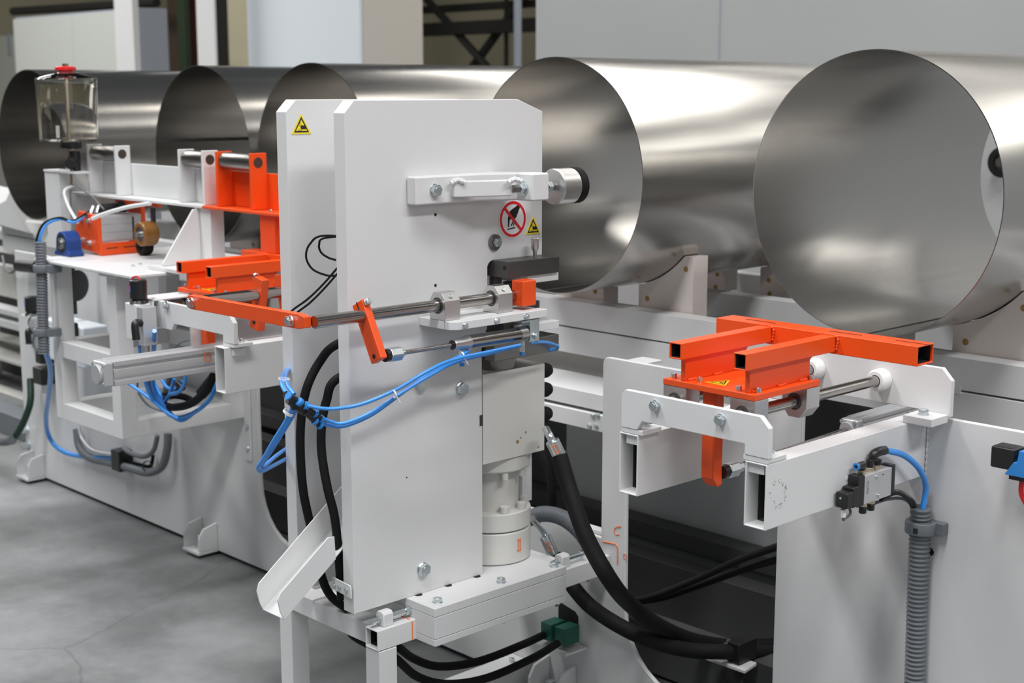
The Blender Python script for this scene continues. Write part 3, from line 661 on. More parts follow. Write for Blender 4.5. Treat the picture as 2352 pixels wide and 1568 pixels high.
# rust coloured worn ring print on the beam side
random.seed(4)
s = S()
for k in range(46):
    a = random.uniform(0,6.28); q = U(1788+17*math.cos(a)+random.uniform(-4,4),1133+30*math.sin(a)+random.uniform(-5,5),x=-1.363)
    s.cyl((-1.3627,q.y,q.z),(-1.3624,q.y,q.z),random.uniform(.0004,.0009),n=6)
ob('scuff_mark', s, 'brown_col', FR)
# profile air cylinder between the beams, pushing the orange lever
def profile_cyl(x, z, y0, y1, label, w=.026):
    t = thing('profile_air_cylinder', label, 'air cylinder', (x,(y0+y1)/2,z-w))
    k = w; c_ = w*.42
    half = [(1,-.97),(1,-.62),(.78,-.5),(.80,-.42),(.93,-.3),(.97,0),(.93,.3),(.80,.42),(.78,.5),(1,.62),(1,.97)]
    pts = []
    for r_ in range(4):
        for (u_,v_) in half: pts.append((x+k*(u_,-v_,-u_,v_)[r_], z+k*(v_,u_,-v_,-u_)[r_]))
    ob('profile_barrel', S().prism('y', pts, y0+.03, y1), 'alu_dull', t, bev=.0025)
    cap = ob('end_cap', S().box(x-k,x+k,y0+.004,y0+.0295,z-k,z+k), 'alu_dull', t, bev=.005)
    ob('round_boss', S().cyl((x,y0-.004,z),(x,y0+.004,z),k*.78,n=36), 'alu_dull', cap, bev=.0015)
    for (i,j) in ((1,1),(1,-1),(-1,1),(-1,-1)): ob('tie_screw', S().cyl((x+i*k*.72,y0+.0045,z+j*k*.72),(x+i*k*.72,y0+.001,z+j*k*.72),.0042,n=16), 'zinc', cap)
    return t
pcr = profile_cyl(-1.53, .838, 2.385, 2.72, 'grey square profile air cylinder between the right frame beams, half hidden', w=.020)
ob('piston_rod', S().cyl((-1.53,2.03,.827),(-1.53,2.38,.836),.006,n=20), 'steel', pcr)
ob('rod_coupling', S().hexa((-1.53,1.999,.825),(-1.53,2.028,.825),.026), 'zinc', pcr, bev=.002); ob('coupling_neck', S().hexa((-1.53,2.028,.825),(-1.53,2.045,.825),.016), 'zinc', pcr, bev=.001)
ob('rubber_bush', S().cyl((-1.53,1.9855,.825),(-1.53,1.999,.825),.012), 'black', pcr)
# ================================================================ orange carriage
def carriage(dx, dy, label):
    C_ = thing('orange_carriage', label, 'carriage', (-1.53+dx,2.05+dy,.96))
    def B(x0,x1,y0,y1,z0,z1): return S().box(x0+dx,x1+dx,y0+dy,y1+dy,z0,z1)
    P0 = .978; P1 = .989; y0 = 1.940; y1 = 2.135
    ob('base_plate', B(-1.633,-1.4285,y0,y1,P0,P1), 'orange', C_, bev=.0012)
    for x0 in (-1.605, -1.463):
        at_ = ob('arm_tube', S().rect_tube('y', x0+dx,x0+.0275+dx, 1.032,1.0615, y0-.018+dy,2.1908+dy,.0025), 'orange', C_, bev=.0028)
        ob('shade_liner', S().rect_tube('y', x0+.0027+dx,x0+.0248+dx, 1.0347,1.0588, y0-.014+dy,2.15+dy,.0003).box(x0+.003+dx,x0+.0245+dx,y0+.06+dy,y0+.061+dy,1.035,1.0585), 'hole', at_)  # black liner painted in for shade inside the arm tube
        ob('web_plate', S().prism('x', [(y0+.006+dy,.9892),(y0+.006+dy,1.026),(y0+.001+dy,1.0318),(2.134+dy,1.0318),(2.124+dy,1.024),(2.124+dy,.9892)], x0+.008+dx, x0+.018+dx), 'orange', C_, bev=.001)
        for k in (y0+.012, y0+.085, y0+.15):
            ob('weld_bead', S().tube([V((x0+.0195+dx,k+dy,.991)),V((x0+.0195+dx,k+.022+dy,.991))],.003,6,rib=(.006,.001)), 'orange', C_)
        ob('weld_bead', S().tube([V((x0+.0295+dx,2.189+dy,1.036)),V((x0+.0295+dx,2.189+dy,1.060)),V((x0+.0+dx,2.189+dy,1.063))],.0028,6,rib=(.006,.001)), 'orange', C_)
    cr = ob('cross_tube', S().rect_tube('x', 2.191+dy,2.245+dy, 1.027,1.063, -1.712+dx,-1.270+dx,.003), 'orange', C_, bev=.003)
    ob('shade_liner', S().rect_tube('x', 2.1942+dy,2.2418+dy, 1.0302,1.0598, -1.70+dx,-1.275+dx,.0003).box(-1.36+dx,-1.359+dx,2.195+dy,2.241+dy,1.031,1.059), 'hole', cr)  # black liner painted in for shade inside the cross tube
    for k in (-1.66,-1.47,-1.33): ob('slot', B(k,k+.07,2.217,2.2195,1.0632,1.0636), 'hole', cr)
    for (x_,y_) in ((-1.622,1.958),(-1.566,1.962),(-1.472,1.952),(-1.438,1.962),(-1.438,2.120),(-1.566,2.120)):
        socket(C_, (x_+dx,y_+dy,P1), (0,0,1), .0052, .0085)
    for x_ in GX:
        for (a,b) in ((y0+.001,y0+.040),(y1-.041,y1-.001)):
            hb = ob('bearing_block', S().prism('y', [(x_-.0265+dx,.9776),(x_+.0265+dx,.9776),(x_+.0265+dx,.940),(x_+.012+dx,.922),(x_-.012+dx,.922),(x_-.0265+dx,.940)], a+dy, b+dy), 'alu', C_, bev=.0008)
            ob('bore', S().ring((x_+dx,a-.0008+dy,GZ),(0,1,0),.0112,.0155,.001), 'dark_steel', hb)
    
    # flat triangular warning sticker lying on the base plate
    def q(u,v): return (-1.535+dx+u*.021+v*.0, 1.985+dy+v*.021)
    n = ob('warning_sign', S().prism('z', [q(-1.1,-.9),q(1.1,-.9),q(0,1.1)], P1+.0002, P1+.0008), 'yellow', C_, label='yellow triangular hand crush warning sticker')
    o3 = [q(-.82,-.72),q(.82,-.72),q(0,.78)]; i3 = [q(-.62,-.60),q(.62,-.60),q(0,.50)]
    v = [(x,y,z) for z in (P1+.0008,P1+.0011) for (x,y) in o3+i3]; f = []
    for k in range(3):
        j = (k+1)%3; f += [(6+k,6+j,9+j,9+k),(k,3+k,3+j,j),(k,j,6+j,6+k),(3+k,9+k,9+j,3+j)]
    ob('triangle_border', S().add(v,f), 'black', n)
    ob('hand_pictogram', S().prism('z',[q(.0,-.42),q(.45,-.42),q(.3,-.1),q(0,-.1)],P1+.0008,P1+.0011), 'black', n)
    # drive lever hanging below
    ob('drive_lever', S().prism('x', [(1.958+dy,.9775),(1.985+dy,.9775),(1.985+dy,.803),(1.972+dy,.799),(1.958+dy,.818)], -1.557+dx, -1.527+dx), 'orange', C_, bev=.003, seg=1)
    return C_
carriage(0, 0, 'orange tube carriage at the right, in front of the nearest cylinder')
# ================================================================ valve, hoses and sensor on the right frame
VX = -1.3628
VA = thing('solenoid_valve', 'silver and black solenoid valve on the side of the right box beam', 'valve', (VX+.012,2.15,.79))
def vb(px0,py0,px1,py1): 
    a = U(px0,py0,x=VX+.024); b = U(px1,py1,x=VX+.024); return a, b
a, b = vb(1988,1092,2045,1158)
yA, yB = a.y, b.y; zt, zb = U(2015,1084,x=VX+.024).z, U(2015,1148,x=VX+.024).z
body = ob('valve_body', S().box(VX+.001,VX+.024,yA,yB,zb,zt), 'alu_dull', VA, bev=.001)
ob('end_cover', S().box(VX+.001,VX+.023,yA-.020,yA-.0005,zb-.002,zt+.002), 'black', VA, bev=.001)
ob('end_cover', S().box(VX+.001,VX+.023,yB+.0005,yB+.014,zb+.001,zt+.003), 'black', VA, bev=.0015)
ob('solenoid_coil', S().box(VX+.002,VX+.026,yA-.040,yA-.0205,zb+.001,zt-.014), 'black', VA, bev=.003)
ob('plug', S().box(VX+.003,VX+.028,yA-.062,yA-.0405,zb+.004,zt-.020), 'black', VA, bev=.003)
ob('plug_screw', S().cyl((VX+.015,yA-.0622,zt-.03),(VX+.015,yA-.0635,zt-.03),.0022,n=14), 'zinc', VA)
for (f_, z_) in ((.42,zt-.008),(.5,zb+.009)):
    y_ = yA+(yB-yA)*f_; socket(body, (VX+.024,y_,z_), (1,0,0), .0026, .004)
ob('test_hole', S().cyl((VX+.024,yA+(yB-yA)*.66,zt-.008),(VX+.0244,yA+(yB-yA)*.66,zt-.008),.0016,n=12), 'hole', body)
fc = bpy.data.curves.new('lettering','FONT'); fc.body = 'FESTO'; fc.size = .0085; fc.extrude = .0001
to = bpy.data.objects.new('lettering_curve', fc); col.objects.link(to); bpy.context.view_layer.update()
me = bpy.data.meshes.new_from_object(to); bpy.data.objects.remove(to); me.materials.clear(); me.materials.append(M['cable'])
lt = bpy.data.objects.new('lettering', me); col.objects.link(lt); lt.parent = body
lt.matrix_local = Matrix.Translation(V((VX+.0242,yA+.012,zb+.018))-origin(body)) @ Matrix(((0,0,1,0),(0,-1,0,0),(1,0,0,0),(0,0,0,1)))
for k, f_ in enumerate((.06,.36,.66)):
    y_ = yA+(yB-yA)*f_
    ob('brass_fitting', S().hexa((VX+.012,y_,zt),(VX+.012,y_,zt+.008),.013), 'brass', VA, bev=.0006)
    s = S().cyl((VX+.012,y_,zt+.008),(VX+.012,y_,zt+.019+.004*(k==1)),.0068)
    if k == 0: s.cyl((VX+.014,y_+.003,zt+.018),(VX+.014,y_-.018,zt+.018),.0065)
    ob('push_fitting', s, 'black', VA, bev=.001)
    if k == 0: ob('release_ring', S().ring((VX+.014,y_-.018,zt+.018),(0,-1,0),.0032,.0066,.004), 'blue_p', VA)
y_ = yA+(yB-yA)*.60
ob('elbow_fitting', S().tube([V((VX+.012,y_-.012,zt+.019)),V((VX+.013,y_-.010,zt+.030)),V((VX+.014,y_+.006,zt+.033)),V((VX+.014,y_+.024,zt+.032))],.0085,20), 'black', VA)
for f_ in (.15,.45):
    y_ = yA+(yB-yA)*f_
    ob('brass_fitting', S().hexa((VX+.013,y_,zb-.008),(VX+.013,y_,zb-.0002),.013), 'brass', VA, bev=.0006)
    ob('silencer', S().cyl((VX+.013,y_,zb-.0085),(VX+.013,y_,zb-.021),.007), 'black', VA, bev=.002)
tag(ob('blue_air_hose', S().tube([V((VX+.014,yA+(yB-yA)*.60+.024,zt+.032)),U(2075,1045,x=VX+.02),U(2110,1075,x=VX+.025),U(2126,1115,y=2.372),U(2120,1165,y=2.372),U(2116,1200,y=2.372)],.0058,16), 'blue'), 'bright blue air hose arching from the valve into the grey conduit, far right', 'hose')
tag(ob('black_corrugated_cable', S().tube([V((VX+.016,yB-.02,zb-.004)),U(2058,1130,x=VX+.02),U(2085,1142,x=VX+.018),U(2100,1160,y=2.365),U(2104,1195,y=2.37)],.0052,12,rib=(.002,.0006)), 'black'), 'thin black ribbed cable curving from under the valve into the grey conduit', 'cable')
tag(ob('grey_cable', S().tube([V((VX+.010,yB-.03,zb-.012)),U(2040,1146,x=VX+.01),U(2072,1145,x=VX+.01),U(2092,1160,y=2.372),U(2098,1195,y=2.375)],.003,10), 'cable'), 'thin grey cable running under the black ribbed one into the conduit', 'cable')
tag(ob('plug_cable', S().tube([V((VX+.014,yA-.052,zb+.004)),V((VX+.014,yA-.050,zb-.018)),U(1941,1190,x=VX+.014),U(1953,1180,x=VX+.012),V((VX+.010,yA-.026,zb-.0015))],.0026,10), 'cable'), 'short grey plug cable looping under the solenoid valve', 'cable')
tag(ob('cable_label', S().cyl((VX+.014,yA-.0505,zb-.014),(VX+.014,yA-.052,zb+.000),.0048,n=14), 'sign_white'), 'white numbered sleeve on the plug cable of the valve', 'label')
q = U(1946,1097,x=VX+.0003); tag(ob('beam_sticker', S().box(VX,VX+.0004,q.y-.006,q.y+.006,q.z-.003,q.z+.003), 'sign_white'), 'tiny white sticker on the beam above the solenoid valve', 'sticker')
CT = [U(2116,1166,y=2.372), U(2114,1200,y=2.374), U(2109,1330,y=2.376), U(2105,1450,y=2.377), U(2099,1640,y=2.377)]
tag(ob('corrugated_conduit', S().tube(CT,.0205,32,rib=(.009,.0032)), 'conduit', sharp=60), 'thick grey corrugated conduit standing upright at the far right', 'conduit')
q = U(2115,1209,y=2.374)
t = thing('conduit_clamp', 'grey plastic clamp ring holding the thick upright conduit at the far right', 'clamp', (q.x,2.376,q.z-.01))
ob('clamp_body', S().lathe((q.x,2.374,q.z-.012),(0,0,1),[(0,.0207),(0,.029),(.003,.030),(.021,.030),(.024,.029),(.024,.0207)],40,close=False).box(q.x+.012,q.x+.044,2.380,2.3985,q.z-.012,q.z+.012), 'conduit', t, bev=.0015, sharp=50)
ob('latch', S().box(q.x+.002,q.x+.010,2.3425,2.346,q.z-.006,q.z+.004), 'black', t)
# sensor cut by the right border
a = U(2282,1020,y=2.33); 
t = thing('proximity_sensor', 'black and blue block sensor on the machine panel at the right border', 'sensor', (a.x+.04,2.36,a.z-.05))
ob('sensor_head', S().box(a.x,a.x+.045,2.32,2.36,U(2282,1070,y=2.33).z,a.z), 'black', t, bev=.004)
ob('blue_holder', S().prism('y',[(a.x+.030,a.z-.047),(a.x+.046,a.z-.022),(a.x+.052,a.z-.022),(a.x+.055,a.z+.0),(a.x+.10,a.z),(a.x+.10,a.z-.047)],2.317,2.365), 'blue_p', t, bev=.001)
ob('fixing_plate', S().box(a.x+.035,a.x+.10,2.365,2.3985,a.z-.05,a.z-.01), 'black', t); ob('socket_base', S().box(a.x+.035,a.x+.11,2.325,2.355,a.z-.056,a.z-.048), 'black', t)
tag(ob('red_cable', S().tube([V((a.x+.052,2.34,a.z-.057)),V((a.x+.054,2.34,a.z-.085)),V((a.x+.075,2.345,a.z-.11)),V((a.x+.12,2.36,a.z-.12))],.0045,12), 'red'), 'red cable leaving the black and blue sensor at the right border', 'cable')
# white dirt on C-beam: small dark bolt pair inside the bay
def hose(name, pts, r, label, m='rubber', cat='hose', off=0, **k):
    pts = [V(p)+V((-.72,.69,0))*off for p in pts]
    return tag(ob(name, S().tube(pts, r, k.pop('n',16), **k), m), label, cat)
# hydraulic hoses right of the column
def ferrule(parent_label, p0, p1, p2, r, label):
    t = thing('hose_fitting', label, 'hose fitting', p1)
    ob('crimp_sleeve', S().cyl(p0,p1,r,n=28), 'zinc', t, bev=.0015); 
    d = (V(p1)-V(p0)).normalized()
    for k in (.25,.5,.75): pass
    ob('bent_pipe', S().tube([V(p1)-d*.002,V(p1)+d*.012,V(p2)],r*.55,14), 'zinc', t)
    q_ = V(p0).lerp(V(p1),.55)
    s_ = V((.72,-.69,0)); c_ = d.cross(s_).normalized()
    stroke('marker_letter', [[q_+s_*(r+.0006)+d*.010-c_*.004,q_+s_*(r+.0006)-d*.010-c_*.004],[q_+s_*(r+.0006)+d*.010+c_*.004,q_+s_*(r+.0006)-d*.010+c_*.004],[q_+s_*(r+.0006)+d*.010-c_*.007,q_+s_*(r+.0006)+d*.010+c_*.007],[q_+s_*(r+.0006)-d*.010-c_*.007,q_+s_*(r+.0006)-d*.010+c_*.007]], 'marker', t, .001)
    return t
e0, e1, e2 = U(1285,1046,x=-2.12), U(1268,1012,x=-2.13), U(1254,985,x=-2.16)
ferrule('', e0, e1, e2, .0155, 'zinc plated hose fitting with orange mark at the upper right of the hydraulic cylinder')
hose('hydraulic_hose', [e0,U(1310,1130,x=-2.08),U(1345,1230,x=-2.0),U(1400,1330,x=-1.92),U(1450,1390,y=2.30),U(1520,1440,y=2.42),U(1600,1472,y=2.60),U(1700,1484,y=2.78),U(1830,1478,y=2.98)], .0185, 'thick black hydraulic hose sweeping down from the upper fitting into the right bay')
e0, e1, e2 = U(1272,1275,y=2.355), U(1252,1230,y=2.345), U(1222,1190,y=2.27)
ferrule('', e0, e1, e2, .0145, 'zinc plated hose fitting with orange mark at the lower right of the hydraulic cylinder')
hose('hydraulic_hose', [e0,U(1298,1318,y=2.365),U(1322,1355,y=2.365),U(1360,1395,y=2.36),U(1420,1435,y=2.36),U(1490,1468,y=2.40),U(1580,1492,y=2.5),U(1690,1497,y=2.62),U(1830,1500,y=2.85)], .0185, 'thick black hydraulic hose passing under the stand rail into the right bay')
hose('black_hose', [U(1400,1385,y=2.62),U(1490,1372,y=2.60),U(1600,1330,y=2.58),U(1700,1285,y=2.55),U(1800,1250,y=2.52)], .0085, 'upper of two thin black hoses crossing the dark right bay')
hose('black_hose', [U(1400,1392,y=2.64),U(1510,1385,y=2.60),U(1620,1350,y=2.58),U(1720,1315,y=2.55),U(1800,1292,y=2.52)], .0085, 'lower of two thin black hoses crossing the dark right bay', off=0.03)
hose('grey_spiral_hose', [U(1205,1195,y=2.34),U(1245,1180,y=2.35),U(1290,1188,y=2.355),U(1330,1218,y=2.36),U(1365,1270,y=2.372)], .0195, 'grey ribbed hose curving behind the hydraulic cylinder', m='conduit', rib=(.005,.0018), n=24)
hose('black_hose', [U(1240,1030,y=2.50),U(1262,1080,y=2.5),U(1268,1140,y=2.5),U(1262,1200,y=2.5)], .012, 'short black hose bend in the dark bay behind the hydraulic cylinder')
# strap bracket with hose clamp at the end of the thick hoses
q = U(1690,1515,y=2.62)
t = thing('hose_bracket', 'small white tilted plate holding the two thick hoses in the right bay', 'bracket', q)
ob('bracket_plate', S().prism('z',[(q.x-.075,q.y-.03),(q.x+.05,q.y-.03),(q.x+.04,q.y+.03),(q.x-.05,q.y+.03)],q.z-.012,q.z-.003), 'white', t, bev=.002)
ob('hose_clamp', S().box(q.x-.012,q.x+.025,q.y-.02,q.y+.05,q.z-.002,q.z+.05), 'black', t, bev=.003)
ob('bracket_post', S().box(q.x-.008,q.x+.008,q.y+.005,q.y+.02,.0,q.z-.012), 'dark_in', t)
# green plug connectors with two black cables below the column
for i, (px, py, lab) in enumerate(((1250,1452,'green square cable gland block, the left one below the base plates'),(1283,1463,'green square cable gland block, the right one below the base plates'))):
    q = U(px,py,y=2.33+.0*i); cx_ = q.x
    t = thing('green_connector', lab, 'connector', (cx_,2.36,q.z-.022), 'green gland blocks')
    ob('housing', S().box(cx_-.0175,cx_+.0175,2.335,2.385,q.z-.022,q.z+.022), 'green', t, bev=.002)
q = U(1286,1488,y=2.34); tag(ob('gland_shelf', S().box(q.x-.07,q.x+.035,2.325,2.3985,q.z-.008,q.z-.003), 'white', bev=.001), 'small white shelf plate under the green gland blocks', 'shelf')
hose('black_cable', [U(1248,1458,y=2.333),U(1200,1480,y=2.24),U(1100,1518,y=2.10),U(1010,1530,y=1.99),U(950,1512,y=1.90),U(905,1480,x=-2.24),V((-2.30,1.78,.35)),V((-2.33,1.775,.385))], .0095, 'upper black cable looping from the left green block under the column')
hose('black_cable', [U(1280,1470,y=2.333),U(1220,1505,y=2.22),U(1120,1548,y=2.08),U(1030,1562,y=1.97),U(960,1545,y=1.89),U(905,1500,x=-2.25),V((-2.34,1.77,.35)),V((-2.36,1.765,.385))], .0095, 'lower black cable looping from the right green block under the column', off=-0.02)
# black hoses rising between the column plates
hose('column_hose', [V((-2.262,1.80,1.02)),U(775,790,x=-2.30),U(735,830,x=-2.34),U(705,890,x=-2.35),U(692,960,x=-2.352),U(690,1040,x=-2.352),U(697,1130,x=-2.352),U(715,1215,x=-2.352),U(738,1320,x=-2.345),U(760,1368,x=-2.33),U(800,1400,x=-2.30)], .0092, 'left black hose rising between the two tall column plates')
hose('column_hose', [V((-2.255,1.79,.95)),U(774,870,x=-2.285),U(750,920,x=-2.30),U(739,975,x=-2.30),U(739,1040,x=-2.295),U(752,1120,x=-2.275),U(769,1190,x=-2.262),U(779,1290,x=-2.258),U(784,1375,x=-2.262)], .0092, 'right black hose rising between the two tall column plates')
hose('thin_black_cable', [V((-2.30,1.80,1.20)),U(745,541,x=-2.32),U(712,560,x=-2.34),U(703,590,x=-2.345),U(718,618,x=-2.34),U(750,632,x=-2.32),U(772,633,x=-2.30)], .0022, 'thin black cable loop, the bigger one on the left column plate', n=8)
hose('thin_black_cable', [V((-2.30,1.79,1.21)),U(748,546,x=-2.30),U(733,562,x=-2.31),U(738,580,x=-2.31),U(755,592,x=-2.30),U(772,597,x=-2.29)], .0022, 'thin black cable loop, the smaller one between the column plates', n=8)
hose('thin_black_cable', [U(775,615,x=-2.29),U(740,655,x=-2.31),U(705,688,x=-2.33),U(672,712,x=-2.37),U(655,732,x=-2.40)], .0022, 'left of two thin black cables slanting down across the left column plate', n=8)
hose('thin_black_cable', [U(775,628,x=-2.28),U(745,662,x=-2.30),U(712,695,x=-2.32),U(682,718,x=-2.36),U(664,738,x=-2.39)], .0022, 'right of two thin black cables slanting down across the left column plate', n=8)
# blue hoses from the small cylinder to the black fittings
BL = dict(m='blue', n=12)
hose('blue_air_hose', [U(1195,792,x=-2.09),U(1130,806,x=-2.08),U(1040,826,x=-2.07),U(980,853,x=-2.07),U(905,897,x=-2.09),U(830,928,x=-2.12),U(770,938,x=-2.14),U(735,937,x=-2.15),U(705,931,x=-2.16)], .0036, 'upper blue air hose sagging across the front of the tall column', **BL)
hose('blue_air_hose', [U(1195,795,x=-2.095),U(1130,812,x=-2.085),U(1050,832,x=-2.075),U(990,862,x=-2.075),U(920,905,x=-2.09),U(850,950,x=-2.11),U(790,974,x=-2.13),U(760,971,x=-2.15),U(738,962,x=-2.155)], .0036, 'middle blue air hose sagging across the front of the tall column', off=0.009, **BL)
hose('blue_air_hose', [U(1075,810,x=-2.09),U(1030,835,x=-2.08),U(975,868,x=-2.08),U(915,912,x=-2.09),U(850,958,x=-2.115),U(790,983,x=-2.135),U(755,982,x=-2.15),U(735,976,x=-2.157)], .0036, 'lowest blue air hose sagging across the front of the tall column', off=0.018, **BL)
hose('blue_air_hose', [U(1222,786,x=-2.10),U(1255,786,x=-2.12),U(1282,796,x=-2.14),U(1260,806,x=-2.17)], .0034, 'short blue air hose loop right of the small round cylinder', **BL)
def tie(px, py, x, lab, m='sign_white'):
    q = U(px,py,x=x); tag(ob('cable_tie', S().ring(q+V((-.001,-.0012,0)),(.2,1,.25),.0078,.0092,.003,20).obox(q+V((.004,.006,-.009)),(.0006,0,0),V((0,.006,-.009)),V((0,.001,.0006))), m), lab, 'cable tie')
tie(1062,818,-2.083,'white cable tie on the blue hoses near the small round cylinder'); tie(905,905,-2.09,'white cable tie with a long tail on the blue hoses at mid sag')
FT = thing('hose_manifold', 'cluster of black push fittings where the blue hoses meet, left of the tall column', 'fittings', U(700,945,x=-2.17))
def fit(pxs, r, x, name='fitting_body', m='black'): return ob(name, S().tube([U(a,b,x=x) for a,b in pxs],r,16,straight=True), m, FT)
fit([(655,905),(672,915),(705,932)],.0068,-2.175); fit([(662,918),(690,940),(712,950)],.0075,-2.18); fit([(703,936),(735,960)],.0062,-2.165)
fit([(700,945),(722,965),(735,976)],.0062,-2.168); fit([(668,915),(676,938)],.0065,-2.18); fit([(690,925),(700,950)],.0068,-2.172)
for (a,b) in (((686,921),(691,925)),((701,930),(706,933)),((721,948),(725,951)),((735,961),(739,964)),((733,975),(737,977)),((661,908),(664,910)),((722,966),(725,968))): fit([a,b],.0082,-2.165,'release_ring','blue_p')
hose('blue_air_hose', [U(668,914,x=-2.18),U(655,898,x=-2.20),U(646,878,x=-2.24),U(649,862,x=-2.32),U(660,846,x=-2.44)], .0042, 'left blue hose curling up behind the left column plate', **BL)
hose('blue_air_hose', [U(674,908,x=-2.18),U(663,894,x=-2.20),U(656,878,x=-2.24),U(655,860,x=-2.32),U(664,846,x=-2.44)], .0042, 'right blue hose curling up behind the left column plate', off=0.01, **BL)
q = U(652,870,x=-2.25); tag(ob('cable_tie', S().ring(q-V((0,0,.002)),(.1,.1,1),.0095,.011,.0035,20), 'sign_white'), 'white cable tie on the two curling blue hoses', 'cable tie')
hose('blue_air_hose', [U(672,935,x=-2.18),U(662,958,x=-2.20),U(630,1010,x=-2.24),U(604,1055,x=-2.28),U(593,1072,x=-2.30),U(600,1082,x=-2.32),U(630,1068,x=-2.38),U(668,1048,x=-2.46)], .0042, 'lower blue hose of the pair bending sharply at the left of the column', **BL)
hose('blue_air_hose', [U(680,938,x=-2.18),U(668,962,x=-2.20),U(636,1014,x=-2.24),U(606,1060,x=-2.28),U(598,1072,x=-2.31),U(606,1072,x=-2.33),U(632,1050,x=-2.39),U(668,1024,x=-2.47)], .0042, 'upper blue hose of the pair bending sharply at the left of the column', off=0.011, **BL)
q = U(660,950,x=-2.19); tag(ob('cable_tie', S().ring(q,(.4,.4,.8),.0085,.0105,.005,20), 'sign_white'), 'white tie just under the black fittings', 'cable tie')
# ================================================================ left cantilever frame and carriage
FL = thing('cantilever_frame', 'white cantilever frame of two open box beams left of the tall column', 'cantilever frame', (-3.1,2.1,.774))
pl = cantilever(FL, -2.925, 1.836, ps=.014, xs=.020, two=False)
ob('plate_extension', S().box(-3.375,-3.2305,1.85,1.862,.898,.968), 'white', FL, bev=.0012)
for (px,py) in ((385,700),(355,692)):
    q = U(px,py,y=1.85); bolt(pl, q, (0,-1,0), .017, .010)
GXL = GX; ocar = carriage(-1.675, 0, 'orange tube carriage at the left, behind the long orange lever')
for x_ in (GX[0]-1.675, GX[1]-1.675):
    ob('guide_shaft', S().cyl((x_,1.8625,GZ),(x_,2.384,GZ),.0105,n=28), 'steel', FL)
ob('rear_cross_plate', S().box(-3.35,-2.90,2.385,2.397,.9,.985), 'white', FL, bev=.001)
pcl = profile_cyl(-3.09, .835, 1.585, 2.36, 'long grey grooved profile air cylinder sticking out left of the open box beam', w=.030)
q = U(478,818,x=-3.06)
stroke('marker_letter', [[V((-3.0592,q.y-.010,q.z-.010)),V((-3.0592,q.y-.010,q.z+.011)),V((-3.0592,q.y+.006,q.z+.010)),V((-3.0592,q.y+.006,q.z+.001)),V((-3.0592,q.y-.009,q.z+.0)),V((-3.0592,q.y+.008,q.z-.001)),V((-3.0592,q.y+.008,q.z-.011)),V((-3.0592,q.y-.010,q.z-.010))]], 'marker', pcl, .0013)
# upright orange post with roller arm (orange) and white roller arm
zf = 1.176; yf = 2.195
def roller_arm(name, label, xL, xR, m, rollers, post, cat='roller arm', gusset=False, zb=.9955):
    t = thing(name, label, cat, ((xL+xR)/2, yf+.03, zf), )
    ob('flange', S().box(xL,xR,yf-.012,yf+.058,zf-.008,zf), m, t, bev=.0015)
    ob('web', S().box(xL,xR,yf+.050,yf+.058,zf+.0005,1.276), m, t, bev=.0015)
    for (a,b) in rollers:     # pixel columns of the two upright plates of one roller
        for k, px in enumerate((a,b)):
            x_ = U(px,400,y=yf).x; p = ob('side_plate', S().box(x_-.012,x_,yf,yf+.050,zf+.0005,1.332), m, t, bev=.0015)
            ob('axle_hole', S().ring((x_,yf+.022,1.306),(1,0,0),.0115,.0145,.0008,28), 'dark_steel', p); ob('axle_end', S().cyl((x_,yf+.022,1.306),(x_+.0006,yf+.022,1.306),.0112,n=28), 'brown_col', p)
        xa = U(a,400,y=yf).x; xb = U(b,400,y=yf).x-.012
        ob('roller', S().lathe((xa+.003,yf+.022,1.306),(1,0,0),[(0,.012),(.004,.022),(.010,.024),(xb-xa-.012,.024),(xb-xa-.006,.022),(xb-xa-.003,.012)],36), 'mill_steel', t)
    pa_, pb_ = post
    xa, xb = U(pa_,520,y=yf).x, U(pb_,520,y=yf).x
    ob('upright', S().rect_tube('z', xa,xb,yf+.0,yf+.045, zb,zf-.0085,.003), m, t, bev=.003)
    if gusset:
        x_ = (xa+xb)/2; ob('gusset', S().prism('x', [(yf-.125,zb+.012),(yf-.125,zb+.02),(yf-.02,zf-.012),(yf-.0005,zf-.012),(yf-.0005,zb+.012)], xa+.02, xa+.028), m, t, bev=.001)
        ob('foot_plate', S().box(xa-.03,xb+.05,yf-.14,yf+.06,zb,zb+.0115), m, t, bev=.001)
    return t
xs0 = U(170,400,y=yf).x; xm = U(469,400,y=yf).x
wa = roller_arm('roller_arm', 'white angle arm with two steel rollers between upright plates, left of the orange one', xs0, xm-.001, 'white', [(205,268),(414,468)], (448,484), gusset=True)
xa, xb = U(158,470,y=2.25).x, U(196,470,y=2.25).x
ob('upright', S().rect_tube('z', xs0-.03,xs0+.05,yf+.0005,yf+.045,.9955,zf-.0085,.003), 'white', wa, bev=.003)
ob('gusset', S().prism('x', [(yf-.028,.9956),(yf-.028,1.01),(yf-.01,1.09),(yf,1.09),(yf,.9956)], xs0-.034,xs0-.030), 'white', wa)
oa = roller_arm('roller_arm', 'orange angle arm with one steel roller, on an orange post left of the tall column', xm, U(760,480,y=yf).x, 'orange', [(500,578)], (597,631), zb=1.0637)
socket(oa, (U(612,470,y=yf-.004).x,yf+.01,zf), (0,0,1), .006, .006)
